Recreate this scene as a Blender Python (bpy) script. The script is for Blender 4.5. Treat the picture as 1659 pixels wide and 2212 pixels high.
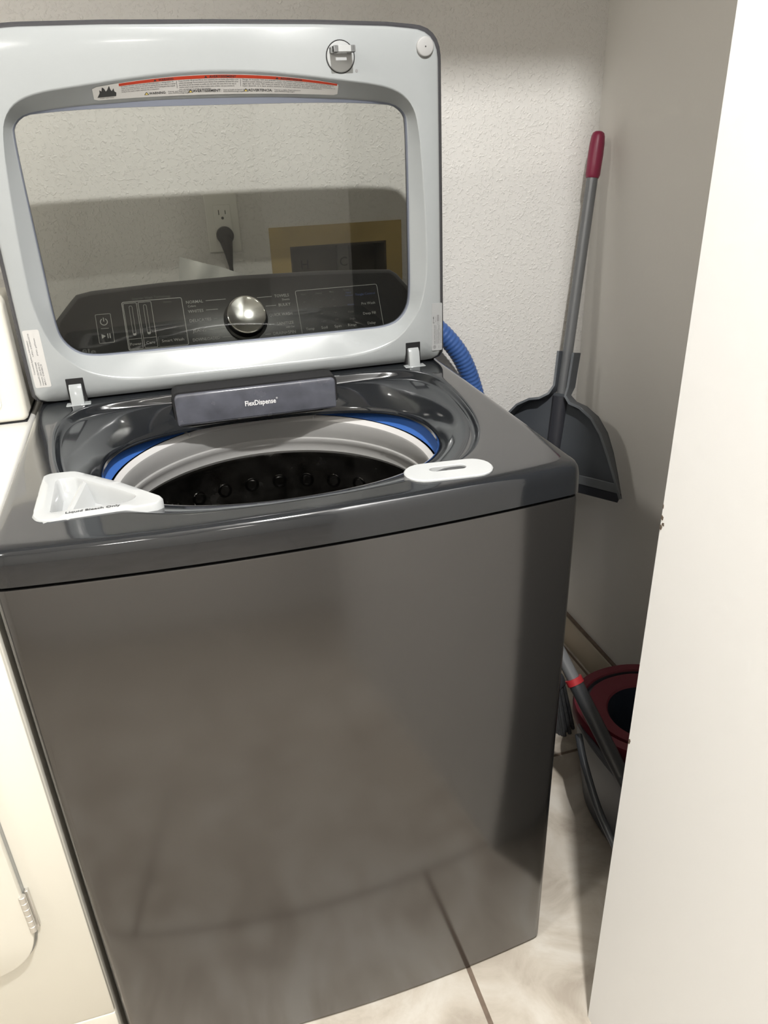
import bpy, bmesh, random
from math import sin, cos, pi, radians, hypot, atan2, sqrt
from mathutils import Vector, Matrix

for o in list(bpy.data.objects):
    bpy.data.objects.remove(o)
random.seed(7)
scene = bpy.context.scene
COL = scene.collection

# ------------------------------------------------------------------ camera
cam_d = bpy.data.cameras.new('camera')
cam_d.sensor_fit = 'VERTICAL'
cam_d.sensor_height = 24.0
cam_d.lens = 17.780
cam_d.clip_start = 0.02
cam = bpy.data.objects.new('camera', cam_d)
cam.location = (0.222429, -0.776091, 1.307928)
cam.rotation_euler = (1.106361, 0.032495, -0.285634)
COL.objects.link(cam)
scene.camera = cam

# ------------------------------------------------------------------ light and exposure
scene.view_settings.view_transform = 'Standard'
scene.view_settings.look = 'None'
scene.view_settings.gamma = 1.0
scene.view_settings.use_curve_mapping = False
scene.view_settings.exposure = 0.0
world = bpy.data.worlds.new('world')
world.use_nodes = True
world.node_tree.nodes['Background'].inputs[0].default_value = (0.9, 0.92, 1.0, 1)
world.node_tree.nodes['Background'].inputs[1].default_value = 0.05
scene.world = world

CEIL = 2.50


def ceiling_lamp(x, y, power, size=0.10, color=(1.0, 0.965, 0.90)):
    d = bpy.data.lights.new('ceiling_lamp', 'AREA')
    d.shape = 'DISK'
    d.size = size
    d.energy = power
    d.color = color
    o = bpy.data.objects.new('ceiling_lamp', d)
    o.location = (x, y, CEIL - 0.03)
    COL.objects.link(o)
    return o


ceiling_lamp(0.46, -0.71, 59.0, 0.06, (1.0, 0.985, 0.965))
ceiling_lamp(-1.30, -0.80, 24.0, 0.30)
ceiling_lamp(-0.45, -2.20, 12.0, 0.25)  # added lamp, unseen, to raise the ambient light
ceiling_lamp(0.25, -2.60, 5.0, 0.25)  # another added, unseen lamp for weak ambient fill from the rear

# ------------------------------------------------------------------ materials
MATS = {}


def mat(name, color, rough=0.5, metal=0.0, coat=0.0, spec=0.5, var=0.0, var_scale=8.0, bump=0.0,
        bump_scale=60.0, rough_var=0.0, rv_scale=5.0, stretch=None, aniso=0.0, color2=None, alpha_t=None):
    if name in MATS:
        return MATS[name]
    m = bpy.data.materials.new(name)
    m.use_nodes = True
    nt = m.node_tree
    b = nt.nodes['Principled BSDF']
    b.inputs['Base Color'].default_value = (*color, 1)
    b.inputs['Roughness'].default_value = rough
    b.inputs['Metallic'].default_value = metal
    b.inputs['Coat Weight'].default_value = coat
    b.inputs['Coat Roughness'].default_value = 0.05
    b.inputs['Specular IOR Level'].default_value = spec
    if aniso:
        b.inputs['Anisotropic'].default_value = aniso
        t = nt.nodes.new('ShaderNodeTangent')
        t.direction_type = 'RADIAL'
        t.axis = 'Z'
        nt.links.new(t.outputs[0], b.inputs['Tangent'])
    tc = nt.nodes.new('ShaderNodeTexCoord')
    mp = nt.nodes.new('ShaderNodeMapping')
    nt.links.new(tc.outputs['Object'], mp.inputs['Vector'])
    if stretch:
        mp.inputs['Scale'].default_value = stretch
    if var or color2:
        n = nt.nodes.new('ShaderNodeTexNoise')
        n.inputs['Scale'].default_value = var_scale
        n.inputs['Detail'].default_value = 5
        nt.links.new(mp.outputs[0], n.inputs['Vector'])
        r = nt.nodes.new('ShaderNodeValToRGB')
        c2 = color2 or tuple(min(1, c * (1 + var)) for c in color)
        c1 = tuple(c * (1 - var) for c in color) if not color2 else color
        r.color_ramp.elements[0].position = 0.32
        r.color_ramp.elements[1].position = 0.68
        r.color_ramp.elements[0].color = (*c1, 1)
        r.color_ramp.elements[1].color = (*c2, 1)
        nt.links.new(n.outputs['Fac'], r.inputs[0])
        nt.links.new(r.outputs[0], b.inputs['Base Color'])
    if rough_var:
        n = nt.nodes.new('ShaderNodeTexNoise')
        n.inputs['Scale'].default_value = rv_scale
        n.inputs['Detail'].default_value = 6
        nt.links.new(mp.outputs[0], n.inputs['Vector'])
        mr = nt.nodes.new('ShaderNodeMapRange')
        mr.inputs['From Min'].default_value = 0.3
        mr.inputs['From Max'].default_value = 0.7
        mr.inputs['To Min'].default_value = max(0.02, rough - rough_var)
        mr.inputs['To Max'].default_value = rough + rough_var
        nt.links.new(n.outputs['Fac'], mr.inputs['Value'])
        nt.links.new(mr.outputs[0], b.inputs['Roughness'])
    if bump:
        n = nt.nodes.new('ShaderNodeTexNoise')
        n.inputs['Scale'].default_value = bump_scale
        n.inputs['Detail'].default_value = 3
        nt.links.new(mp.outputs[0], n.inputs['Vector'])
        bp = nt.nodes.new('ShaderNodeBump')
        bp.inputs['Strength'].default_value = bump
        bp.inputs['Distance'].default_value = 0.004
        nt.links.new(n.outputs['Fac'], bp.inputs['Height'])
        nt.links.new(bp.outputs[0], b.inputs['Normal'])
    MATS[name] = m
    return m


def mat_wall(name, color, strength, scale):
    """painted plaster with the raised flecks of a sprayed texture"""
    m = mat(name, color, rough=0.62, spec=0.25)
    nt = m.node_tree
    b = nt.nodes['Principled BSDF']
    tc = nt.nodes.new('ShaderNodeTexCoord')
    n1 = nt.nodes.new('ShaderNodeTexNoise')
    n1.inputs['Scale'].default_value = scale
    n1.inputs['Detail'].default_value = 2.5
    n1.inputs['Distortion'].default_value = 0.6
    nt.links.new(tc.outputs['Object'], n1.inputs['Vector'])
    r = nt.nodes.new('ShaderNodeValToRGB')
    r.color_ramp.elements[0].position = 0.52
    r.color_ramp.elements[1].position = 0.70
    nt.links.new(n1.outputs['Fac'], r.inputs[0])
    bp = nt.nodes.new('ShaderNodeBump')
    bp.inputs['Strength'].default_value = strength
    bp.inputs['Distance'].default_value = 0.0025
    nt.links.new(r.outputs[0], bp.inputs['Height'])
    nt.links.new(bp.outputs[0], b.inputs['Normal'])
    return m


def mat_glass(name, tint, gloss_boost=1.0):
    m = bpy.data.materials.new(name)
    m.use_nodes = True
    nt = m.node_tree
    nt.nodes.remove(nt.nodes['Principled BSDF'])
    out = nt.nodes['Material Output']
    tr = nt.nodes.new('ShaderNodeBsdfTransparent')
    tr.inputs[0].default_value = (*tint, 1)
    gl = nt.nodes.new('ShaderNodeBsdfGlossy')
    gl.inputs['Roughness'].default_value = 0.015
    fr = nt.nodes.new('ShaderNodeFresnel')
    fr.inputs['IOR'].default_value = 1.5
    mu = nt.nodes.new('ShaderNodeMath')
    mu.operation = 'MULTIPLY'
    mu.use_clamp = True
    mu.inputs[1].default_value = gloss_boost
    nt.links.new(fr.outputs[0], mu.inputs[0])
    mx = nt.nodes.new('ShaderNodeMixShader')
    nt.links.new(mu.outputs[0], mx.inputs[0])
    nt.links.new(tr.outputs[0], mx.inputs[1])
    nt.links.new(gl.outputs[0], mx.inputs[2])
    nt.links.new(mx.outputs[0], out.inputs[0])
    MATS[name] = m
    return m


def mat_tile(name):
    """cream marbled porcelain"""
    m = mat(name, (0.62, 0.55, 0.45), rough=0.5, spec=0.3, rough_var=0.06, rv_scale=9)
    nt = m.node_tree
    b = nt.nodes['Principled BSDF']
    tc = nt.nodes.new('ShaderNodeTexCoord')
    oi = nt.nodes.new('ShaderNodeObjectInfo')
    add = nt.nodes.new('ShaderNodeVectorMath')
    add.operation = 'ADD'
    nt.links.new(tc.outputs['Object'], add.inputs[0])
    nt.links.new(oi.outputs['Location'], add.inputs[1])
    n = nt.nodes.new('ShaderNodeTexNoise')
    n.inputs['Scale'].default_value = 5.5
    n.inputs['Detail'].default_value = 9
    n.inputs['Roughness'].default_value = 0.6
    n.inputs['Distortion'].default_value = 1.6
    nt.links.new(add.outputs[0], n.inputs['Vector'])
    r = nt.nodes.new('ShaderNodeValToRGB')
    e = r.color_ramp.elements
    e[0].position, e[0].color = 0.36, (0.37, 0.325, 0.27, 1)
    e[1].position, e[1].color = 0.64, (0.56, 0.525, 0.465, 1)
    k = r.color_ramp.elements.new(0.5)
    k.color = (0.48, 0.435, 0.37, 1)
    nt.links.new(n.outputs['Fac'], r.inputs[0])
    nt.links.new(r.outputs[0], b.inputs['Base Color'])
    return m


WALL = mat_wall('wall_paint', (0.72, 0.705, 0.675), 0.42, 165)
WALL_SMOOTH = mat('wall_paint_smooth', (0.70, 0.68, 0.64), rough=0.6, spec=0.25, bump=0.06, bump_scale=120)
WHITE_WALL = mat('white_wall_paint', (0.77, 0.77, 0.765), rough=0.5, spec=0.3, bump=0.05, bump_scale=40)
CEILING_M = mat('ceiling_paint', (0.82, 0.80, 0.76), rough=0.8, spec=0.2)
TILE = mat_tile('floor_tile_porcelain')
GROUT = mat('brown_grout', (0.16, 0.12, 0.09), rough=0.9, var=0.15, var_scale=60)
BASE_TILE = mat('baseboard_tile', (0.44, 0.385, 0.30), rough=0.3, var=0.08, var_scale=6)

DECK_M = mat('charcoal_gloss_plastic', (0.010, 0.0115, 0.014), rough=0.10, spec=0.5, coat=0.6)
PANEL_M = mat('brushed_dark_steel', (0.115, 0.112, 0.110), rough=0.15, metal=0.92)
CAB_M = mat('charcoal_enamel', (0.09, 0.09, 0.095), rough=0.35)
BLACK = mat('black_plastic', (0.012, 0.012, 0.013), rough=0.45)
SEAM_M = mat('seam_black', (0.006, 0.006, 0.007), rough=0.8)
LIDGREY = mat('pale_grey_gloss_plastic', (0.325, 0.342, 0.345), rough=0.16, spec=0.5, coat=0.2)
LIDINNER = mat('blue_grey_plastic', (0.15, 0.165, 0.205), rough=0.3)
SHELL_M = mat('dark_lid_shell', (0.05, 0.05, 0.055), rough=0.25, coat=0.2)
GLASS = mat_glass('tinted_lid_glass', (0.77, 0.775, 0.755), 0.65)
WHITEPL = mat('white_gloss_plastic', (0.40, 0.41, 0.41), rough=0.14, spec=0.5, coat=0.2)
DRAWER_M = mat('slate_gloss_plastic', (0.085, 0.088, 0.105), rough=0.2, coat=0.25, var=0.25, var_scale=22, rough_var=0.12, rv_scale=24)
BLUE_M = mat('blue_rubber', (0.03, 0.105, 0.36), rough=0.45)
RING_W = mat('light_ring_plastic', (0.58, 0.57, 0.56), rough=0.35)
RING_G = mat('grey_ring_plastic', (0.30, 0.297, 0.29), rough=0.35)
DRUM_M = mat('stainless_drum', (0.20, 0.195, 0.185), rough=0.22, metal=1.0, rough_var=0.08, rv_scale=30, var=0.2, var_scale=40)
HOLE_M = mat('drum_dimple_steel', (0.09, 0.088, 0.085), rough=0.2, metal=1.0)
FASCIA_M = mat('console_black_gloss', (0.020, 0.020, 0.022), rough=0.3, spec=0.4)
HOUSING_M = mat('console_dark_plastic', (0.045, 0.045, 0.05), rough=0.3)
KNOB_M = mat('spun_aluminium', (0.20, 0.20, 0.205), rough=0.26, metal=1.0, aniso=0.9)
CHROME = mat('chrome', (0.75, 0.75, 0.76), rough=0.12, metal=1.0)
PRINT_G = mat('grey_print', (0.50, 0.50, 0.50), rough=0.6)
PRINT_D = mat('dim_grey_print', (0.13, 0.13, 0.13), rough=0.6)
PRINT_B = mat('blue_print', (0.06, 0.09, 0.26), rough=0.6)
PRINT_K = mat('black_print', (0.03, 0.03, 0.03), rough=0.7)
PRINT_MID = mat('mid_grey_print', (0.22, 0.22, 0.22), rough=0.7)
PAPER = mat('label_paper', (0.52, 0.51, 0.49), rough=0.5)
SILVER_LABEL = mat('silver_label', (0.33, 0.335, 0.335), rough=0.3)
RED_PRINT = mat('red_print', (0.42, 0.04, 0.015), rough=0.5)
YEL_PRINT = mat('yellow_print', (0.72, 0.55, 0.12), rough=0.5)

CREAM = mat('cream_enamel', (0.70, 0.675, 0.595), rough=0.3, coat=0.15, bump=0.01, bump_scale=30)
CREAM_TOP = mat('white_enamel_top', (0.66, 0.65, 0.61), rough=0.3, coat=0.1)
HINGE_M = mat('nickel_hinge', (0.66, 0.64, 0.60), rough=0.35, metal=0.8)
GREYGAP = mat('gap_shade_grey', (0.30, 0.30, 0.28), rough=0.6)  # shade of the door gap put into a grey

STEEL_POLE = mat('grey_painted_pole', (0.155, 0.16, 0.165), rough=0.35, metal=0.3)
BERRY = mat('berry_red_plastic', (0.20, 0.012, 0.045), rough=0.4)
PAN_M = mat('slate_plastic', (0.060, 0.066, 0.074), rough=0.38)
PAN_EDGE = mat('slate_plastic_lit', (0.125, 0.135, 0.145), rough=0.38)  # lighter copy of the slate, light on the pan put into its colour
BRISTLE = mat('charcoal_bristle', (0.05, 0.052, 0.056), rough=0.8, var=0.3, var_scale=60, stretch=(6, 6, 0.4))
BUCKET_M = mat('navy_bucket_plastic', (0.055, 0.060, 0.072), rough=0.4)
BUCKET_IN = mat('deep_navy_plastic', (0.022, 0.030, 0.050), rough=0.5)
MAROON = mat('maroon_plastic', (0.14, 0.016, 0.028), rough=0.4)
RED_RING = mat('red_ring', (0.34, 0.02, 0.026), rough=0.4)
HOSE_M = mat('blue_hose', (0.045, 0.11, 0.32), rough=0.38)
OUTLET_M = mat('outlet_white', (0.72, 0.71, 0.66), rough=0.35)
OUTLET_D = mat('outlet_slot', (0.05, 0.05, 0.045), rough=0.7)
CORD_M = mat('black_rubber', (0.014, 0.014, 0.015), rough=0.5)
OCHRE = mat('raw_ochre_board', (0.42, 0.31, 0.12), rough=0.8, var=0.12, var_scale=14)
BOX_IN = mat('dark_box_inside', (0.085, 0.07, 0.05), rough=0.8, var=0.3, var_scale=12)
FILM_M = mat('cloudy_film', (0.70, 0.70, 0.68), rough=0.25)
BRASS = mat('dull_brass', (0.32, 0.24, 0.12), rough=0.4, metal=0.9)


# ------------------------------------------------------------------ mesh helpers
def link(o, parent=None):
    COL.objects.link(o)
    if parent is not None:
        o.parent = parent
        o.matrix_parent_inverse = parent.matrix_world.inverted()
    return o


def mesh_obj(name, verts, faces, material, parent=None, angle=38, smooth=True):
    me = bpy.data.meshes.new(name)
    me.from_pydata([tuple(v) for v in verts], [], faces)
    bm = bmesh.new()
    bm.from_mesh(me)
    bmesh.ops.recalc_face_normals(bm, faces=bm.faces)
    finish(bm, me, angle, smooth)
    me.materials.append(material)
    return link(bpy.data.objects.new(name, me), parent)


def finish(bm, me, angle=38, smooth=True):
    a = radians(angle)
    for f in bm.faces:
        f.smooth = smooth
    for e in bm.edges:
        if len(e.link_faces) == 2:
            e.smooth = e.calc_face_angle(0) < a
    bm.to_mesh(me)
    bm.free()


class MB:
    """collects simple solids into one mesh"""

    def __init__(self):
        self.bm = bmesh.new()

    def box(self, lo, hi, bevel=0.0, seg=2, M=None):
        b = bmesh.new()
        c = [(a + d) / 2 for a, d in zip(lo, hi)]
        s = [abs(d - a) for a, d in zip(lo, hi)]
        bmesh.ops.create_cube(b, size=1.0, matrix=Matrix.Translation(c) @ Matrix.Diagonal((*s, 1)))
        if bevel:
            bmesh.ops.bevel(b, geom=list(b.edges), offset=bevel, segments=seg, profile=0.5, affect='EDGES')
        self._take(b, M)
        return self

    def extrude(self, poly, depth_axis, a, b_, bevel=0.0, seg=2, M=None, which='both'):
        """poly of 2d points, extruded along an axis between a and b_"""
        b = bmesh.new()

        def P(u, v, d):
            return {'z': (u, v, d), 'y': (u, d, v), 'x': (d, u, v)}[depth_axis]
        lo = [b.verts.new(P(u, v, a)) for u, v in poly]
        hi = [b.verts.new(P(u, v, b_)) for u, v in poly]
        n = len(poly)
        f0 = b.faces.new(lo)
        f1 = b.faces.new(list(reversed(hi)))
        for i in range(n):
            j = (i + 1) % n
            b.faces.new((lo[i], hi[i], hi[j], lo[j]))
        bmesh.ops.recalc_face_normals(b, faces=b.faces)
        if bevel:
            ed = []
            if which in ('both', 'a'):
                ed += list(f0.edges)
            if which in ('both', 'b'):
                ed += list(f1.edges)
            bmesh.ops.bevel(b, geom=ed, offset=bevel, segments=seg, profile=0.5, affect='EDGES')
        self._take(b, M)
        return self

    def lathe(self, profile, n=48, M=None, caps=True):
        b = bmesh.new()
        rings = []
        for r, z in profile:
            rings.append([b.verts.new((r * cos(2 * pi * i / n), r * sin(2 * pi * i / n), z)) for i in range(n)])
        for k in range(len(rings) - 1):
            for i in range(n):
                j = (i + 1) % n
                b.faces.new((rings[k][i], rings[k][j], rings[k + 1][j], rings[k + 1][i]))
        if caps:
            b.faces.new(list(reversed(rings[0])))
            b.faces.new(rings[-1])
        bmesh.ops.recalc_face_normals(b, faces=b.faces)
        self._take(b, M)
        return self

    def tube(self, pts, rad, n=16, caps=True):
        """rad: number or list per point"""
        b = bmesh.new()
        pts = [Vector(p) for p in pts]
        rings = []
        up = None
        for i, p in enumerate(pts):
            t = (pts[min(i + 1, len(pts) - 1)] - pts[max(i - 1, 0)]).normalized()
            if up is None:
                up = Vector((0, 0, 1)) if abs(t.z) < 0.9 else Vector((1, 0, 0))
            s = t.cross(up).normalized()
            up = s.cross(t).normalized()
            r = rad[i] if isinstance(rad, (list, tuple)) else rad
            rings.append([b.verts.new(p + (s * cos(2 * pi * k / n) + up * sin(2 * pi * k / n)) * r) for k in range(n)])
        for k in range(len(rings) - 1):
            for i in range(n):
                j = (i + 1) % n
                b.faces.new((rings[k][i], rings[k][j], rings[k + 1][j], rings[k + 1][i]))
        if caps:
            b.faces.new(list(reversed(rings[0])))
            b.faces.new(rings[-1])
        bmesh.ops.recalc_face_normals(b, faces=b.faces)
        self._take(b, None)
        return self

    def loft(self, loops, cap0=False, cap1=False):
        b = bmesh.new()
        rings = [[b.verts.new(p) for p in L] for L in loops]
        n = len(rings[0])
        for k in range(len(rings) - 1):
            for i in range(n):
                j = (i + 1) % n
                b.faces.new((rings[k][i], rings[k][j], rings[k + 1][j], rings[k + 1][i]))
        if cap0:
            b.faces.new(list(reversed(rings[0])))
        if cap1:
            b.faces.new(rings[-1])
        bmesh.ops.recalc_face_normals(b, faces=b.faces)
        self._take(b, None)
        return self

    def _take(self, b, M):
        if M is not None:
            bmesh.ops.transform(b, matrix=M, verts=b.verts)
        me = bpy.data.meshes.new('tmp')
        b.to_mesh(me)
        b.free()
        self.bm.from_mesh(me)
        bpy.data.meshes.remove(me)

    def build(self, name, material, parent=None, angle=38, smooth=True, label=None):
        me = bpy.data.meshes.new(name)
        finish(self.bm, me, angle, smooth)
        me.materials.append(material)
        o = link(bpy.data.objects.new(name, me), parent)
        if label:
            o['label'] = label
        return o


def thing(name, loc, label, cat, group=None):
    o = bpy.data.objects.new(name, None)
    o.empty_display_size = 0.05
    o.location = loc
    COL.objects.link(o)
    o.matrix_world = Matrix.Translation(loc)
    tag(o, label, cat, group)
    return o


def tag(o, label, cat, group=None):
    o['label'] = label
    o['category'] = cat
    if group:
        o['group'] = group
    return o


def structure(o):
    o['kind'] = 'structure'
    return o


def fillet(corners, seg=7):
    """corners: (x, y, r) -> polyline with rounded corners"""
    out = []
    n = len(corners)
    for i in range(n):
        p0, p1, p2 = (Vector(corners[(i + k) % n][:2]) for k in (-1, 0, 1))
        r = corners[i][2]
        a, c = (p0 - p1), (p2 - p1)
        la, lc = a.length, c.length
        a.normalize()
        c.normalize()
        ang = a.angle(c)
        if r <= 0 or ang > pi - 0.01:
            out.append(tuple(p1))
            continue
        d = min(r / max(1e-6, (ang / 2) and (sin(ang / 2) / cos(ang / 2))), la * 0.49, lc * 0.49)
        s, e = p1 + a * d, p1 + c * d
        for k in range(seg + 1):
            t = k / seg
            out.append(tuple(s * (1 - t) ** 2 + p1 * 2 * t * (1 - t) + e * t * t))
    return out


def smooth_closed(pts, per=8):
    """closed Catmull-Rom through points"""
    out = []
    n = len(pts)
    P = [Vector(p) for p in pts]
    for i in range(n):
        p0, p1, p2, p3 = P[i - 1], P[i], P[(i + 1) % n], P[(i + 2) % n]
        for k in range(per):
            t = k / per
            out.append(tuple(0.5 * ((2 * p1) + (p2 - p0) * t + (2 * p0 - 5 * p1 + 4 * p2 - p3) * t * t
                                    + (-p0 + 3 * p1 - 3 * p2 + p3) * t ** 3)))
    return out


def smooth_open(pts, per=10):
    P = [Vector(p) for p in pts]
    out = []
    for i in range(len(P) - 1):
        p0, p1, p2, p3 = P[max(i - 1, 0)], P[i], P[i + 1], P[min(i + 2, len(P) - 1)]
        for k in range(per):
            t = k / per
            out.append(0.5 * ((2 * p1) + (p2 - p0) * t + (2 * p0 - 5 * p1 + 4 * p2 - p3) * t * t
                              + (-p0 + 3 * p1 - 3 * p2 + p3) * t ** 3))
    out.append(P[-1])
    return out


def polar(poly, center, angles):
    """radius of the outline seen from center at each angle -> points"""
    cx, cy = center
    n = len(poly)
    res = []
    for a in angles:
        dx, dy = cos(a), sin(a)
        best = None
        for i in range(n):
            x1, y1 = poly[i][0] - cx, poly[i][1] - cy
            x2, y2 = poly[(i + 1) % n][0] - cx, poly[(i + 1) % n][1] - cy
            ex, ey = x2 - x1, y2 - y1
            den = dx * ey - dy * ex
            if abs(den) < 1e-12:
                continue
            t = (x1 * ey - y1 * ex) / den
            s = (x1 * dy - y1 * dx) / den
            if t > 0 and -1e-6 <= s <= 1 + 1e-6 and (best is None or t > best):
                best = t
        res.append((cx + dx * best, cy + dy * best))
    return res


def inset2(pts, d, center):
    """move every point of a polar loop by d towards its inside normal"""
    n = len(pts)
    out = []
    for i in range(n):
        a, c = Vector(pts[i - 1]), Vector(pts[(i + 1) % n])
        t = (c - a)
        if t.length < 1e-9:
            out.append(pts[i])
            continue
        t.normalize()
        nrm = Vector((-t.y, t.x))
        if (Vector(center) - Vector(pts[i])).dot(nrm) < 0:
            nrm = -nrm
        out.append(tuple(Vector(pts[i]) + nrm * d))
    return out


def lerp2(A, B, t):
    return [((1 - t) * a[0] + t * b[0], (1 - t) * a[1] + t * b[1]) for a, b in zip(A, B)]


def inside(pt, poly):
    x, y = pt
    c = False
    n = len(poly)
    for i in range(n):
        x1, y1 = poly[i][0], poly[i][1]
        x2, y2 = poly[(i + 1) % n][0], poly[(i + 1) % n][1]
        if (y1 > y) != (y2 > y) and x < (x2 - x1) * (y - y1) / (y2 - y1) + x1:
            c = not c
    return c


# ------------------------------------------------------------------ flat print
_tc = {}


def text_geo(s, bold):
    key = (s, bold)
    if key in _tc:
        return _tc[key]
    cu = bpy.data.curves.new('t', 'FONT')
    cu.body = s
    cu.size = 1.0
    cu.resolution_u = 2
    cu.offset = 0.022 if bold else 0.004
    o = bpy.data.objects.new('t', cu)
    COL.objects.link(o)
    dg = bpy.context.evaluated_depsgraph_get()
    me = o.evaluated_get(dg).to_mesh()
    vs = [(v.co.x, v.co.y) for v in me.vertices]
    fs = [tuple(p.vertices) for p in me.polygons]
    o.evaluated_get(dg).to_mesh_clear()
    bpy.data.objects.remove(o)
    bpy.data.curves.remove(cu)
    _tc[key] = (vs, fs)
    return vs, fs


class Print:
    def __init__(self):
        self.v, self.f = [], []

    def add(self, vs, fs):
        k = len(self.v)
        self.v += vs
        self.f += [tuple(i + k for i in f) for f in fs]
        return self

    def text(self, s, u, v, size, align='c', bold=False, width=None, rot=0.0):
        """size = cap height; (u, v) = baseline point"""
        vs, fs = text_geo(s, bold)
        if not vs:
            return self
        x0 = min(p[0] for p in vs)
        x1 = max(p[0] for p in vs)
        sc = size / 0.70
        sx = sc if width is None else width / max(1e-6, (x1 - x0))
        w = (x1 - x0) * sx
        off = {'c': -w / 2, 'l': 0, 'r': -w}[align]
        c, sn = cos(rot), sin(rot)
        q = []
        for p in vs:
            a, b = (p[0] - x0) * sx + off, p[1] * sc
            q.append((u + a * c - b * sn, v + a * sn + b * c))
        return self.add(q, fs)

    def poly(self, pts):
        return self.add(list(pts), [tuple(range(len(pts)))])

    def line(self, u0, v0, u1, v1, w):
        d = Vector((u1 - u0, v1 - v0))
        if d.length < 1e-9:
            return self
        nrm = Vector((-d.y, d.x)).normalized() * w / 2
        return self.poly([(u0 + nrm.x, v0 + nrm.y), (u0 - nrm.x, v0 - nrm.y), (u1 - nrm.x, v1 - nrm.y), (u1 + nrm.x, v1 + nrm.y)])

    def outline(self, pts, w):
        n = len(pts)
        c = (sum(p[0] for p in pts) / n, sum(p[1] for p in pts) / n)
        inn = inset2(pts, w, c)
        k = [(i, (i + 1) % n, n + (i + 1) % n, n + i) for i in range(n)]
        return self.add(list(pts) + inn, k)

    def rrect(self, u0, v0, u1, v1, r, w):
        return self.outline(fillet([(u0, v0, r), (u1, v0, r), (u1, v1, r), (u0, v1, r)], 4), w)

    def ring(self, u, v, r, w, a0=0.0, a1=2 * pi, n=28):
        P = []
        for k in range(n + 1):
            a = a0 + (a1 - a0) * k / n
            P.append(((u + r * cos(a), v + r * sin(a)), (u + (r - w) * cos(a), v + (r - w) * sin(a))))
        vs = [q for p in P for q in p]
        return self.add(vs, [(2 * i, 2 * i + 1, 2 * i + 3, 2 * i + 2) for i in range(n)])

    def build(self, name, fn, material, parent, label=None):
        o = mesh_obj(name, [fn(u, v) for u, v in self.v], self.f, material, parent, smooth=False)
        if name.startswith('console_print') or name.endswith('lettering'):
            o['kind'] = 'stuff'
        if label:
            o['label'] = label
        return o


# ================================================================== the room
YB, XR = 0.838, 1.175          # back wall, right wall of the closet
YP = -0.147                    # inner edge of the white wall end
XP = 0.7115
HEAD = 2.16
HX0, HX1, HY0 = -2.1, 2.3, -3.0

# floor: tiles on a grout bed
fl = MB().box((HX0, HY0, -0.06), (HX1, YB + 0.1, -0.003)).build('floor', GROUT)
structure(fl)
PX, PY, GAP = 1.200, 0.562, 0.008
tile_me = None
for j in range(-6, 2):
    y0 = 0.395 + j * PY
    off = 0.0 if j % 2 else -0.6          # running bond
    for i in range(-3, 2):
        x0 = 0.5565 + off + i * PX
        if x0 + PX < HX0 or x0 > HX1 or y0 > YB or y0 + PY < HY0:
            continue
        if tile_me is None:
            t = MB().box((GAP / 2, GAP / 2, -0.008), (PX - GAP / 2, PY - GAP / 2, 0.0), 0.0012, 1)
            first = t.build('floor_tile', TILE, fl)
            tile_me = first.data
            first.location = (x0, y0, 0)
        else:
            link(bpy.data.objects.new('floor_tile', tile_me), fl).location = (x0, y0, 0)

structure(MB().box((HX0 - 0.1, HY0 - 0.1, CEIL), (HX1 + 0.1, YB + 0.1, CEIL + 0.08)).build('ceiling', CEILING_M))

# back wall with the recess of the laundry outlet box
BX0, BX1, BZ0, BZ1 = 0.489, 0.693, 0.955, 1.105
w = MB()
w.box((HX0, YB, 0), (BX0, YB + 0.1, CEIL)).box((BX1, YB, 0), (XR + 0.1, YB + 0.1, CEIL))
w.box((BX0, YB, 0), (BX1, YB + 0.1, BZ0)).box((BX0, YB, BZ1), (BX1, YB + 0.1, CEIL))
w.box((BX0, YB + 0.085, BZ0), (BX1, YB + 0.1, BZ1))
structure(w.build('wall_back', WALL, smooth=False))
structure(MB().box((XR, YP - 0.11, 0), (XR + 0.1, YB, CEIL)).build('wall_right', WALL_SMOOTH, smooth=False))
structure(MB().box((-0.98, YP - 0.115, 0), (-0.88, YB, CEIL)).build('wall_left', WALL_SMOOTH, smooth=False))
# white wall end beside the washer and the wall above the closet opening
wf = structure(MB().extrude([(XP, YP), (XP, -1.75), (XP + 0.115, -1.75), (XP + 0.115, YP - 0.115), (XR + 0.1, YP - 0.115), (XR + 0.1, YP)], 'z', 0.0, CEIL).build('wall_front', WHITE_WALL, smooth=False))
structure(MB().box((-0.88, YP - 0.115, HEAD), (XP, YP, CEIL)).build('wall_header', WHITE_WALL, smooth=False))
structure(MB().box((HX0, YP - 0.115, 0), (-0.88, YP, CEIL)).build('wall_front_left', WHITE_WALL, smooth=False))
structure(MB().box((HX0 - 0.1, HY0, 0), (HX0, YB, CEIL)).build('wall_hall_left', WALL_SMOOTH, smooth=False))
structure(MB().box((HX1, HY0, 0), (HX1 + 0.1, YB, CEIL)).build('wall_hall_right', WALL_SMOOTH, smooth=False))
structure(MB().box((HX0, HY0 - 0.1, 0), (HX1, HY0, CEIL)).build('wall_hall_rear', WALL_SMOOTH, smooth=False))
# chipped paint on the corner
CHIP = mat('bare_chip', (0.10, 0.075, 0.055), rough=0.9)
for cy_, cz_, r_ in ((0.000, 0.934, 0.0024), (-0.0012, 0.9205, 0.0034), (-0.0045, 0.9135, 0.0022), (-0.001, 0.909, 0.0026), (-0.0025, 0.599, 0.0026), (-0.0015, 0.595, 0.0018)):
    pts = [(YP + min(0.0, cy_ + r_ * random.uniform(0.5, 1.2) * cos(2 * pi * k / 9)), cz_ + r_ * random.uniform(0.6, 1.5) * sin(2 * pi * k / 9)) for k in range(9)]
    MB().extrude(pts, 'x', XP - 0.0005, XP + 0.001).build('paint_chip', CHIP, wf, smooth=False)
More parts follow.
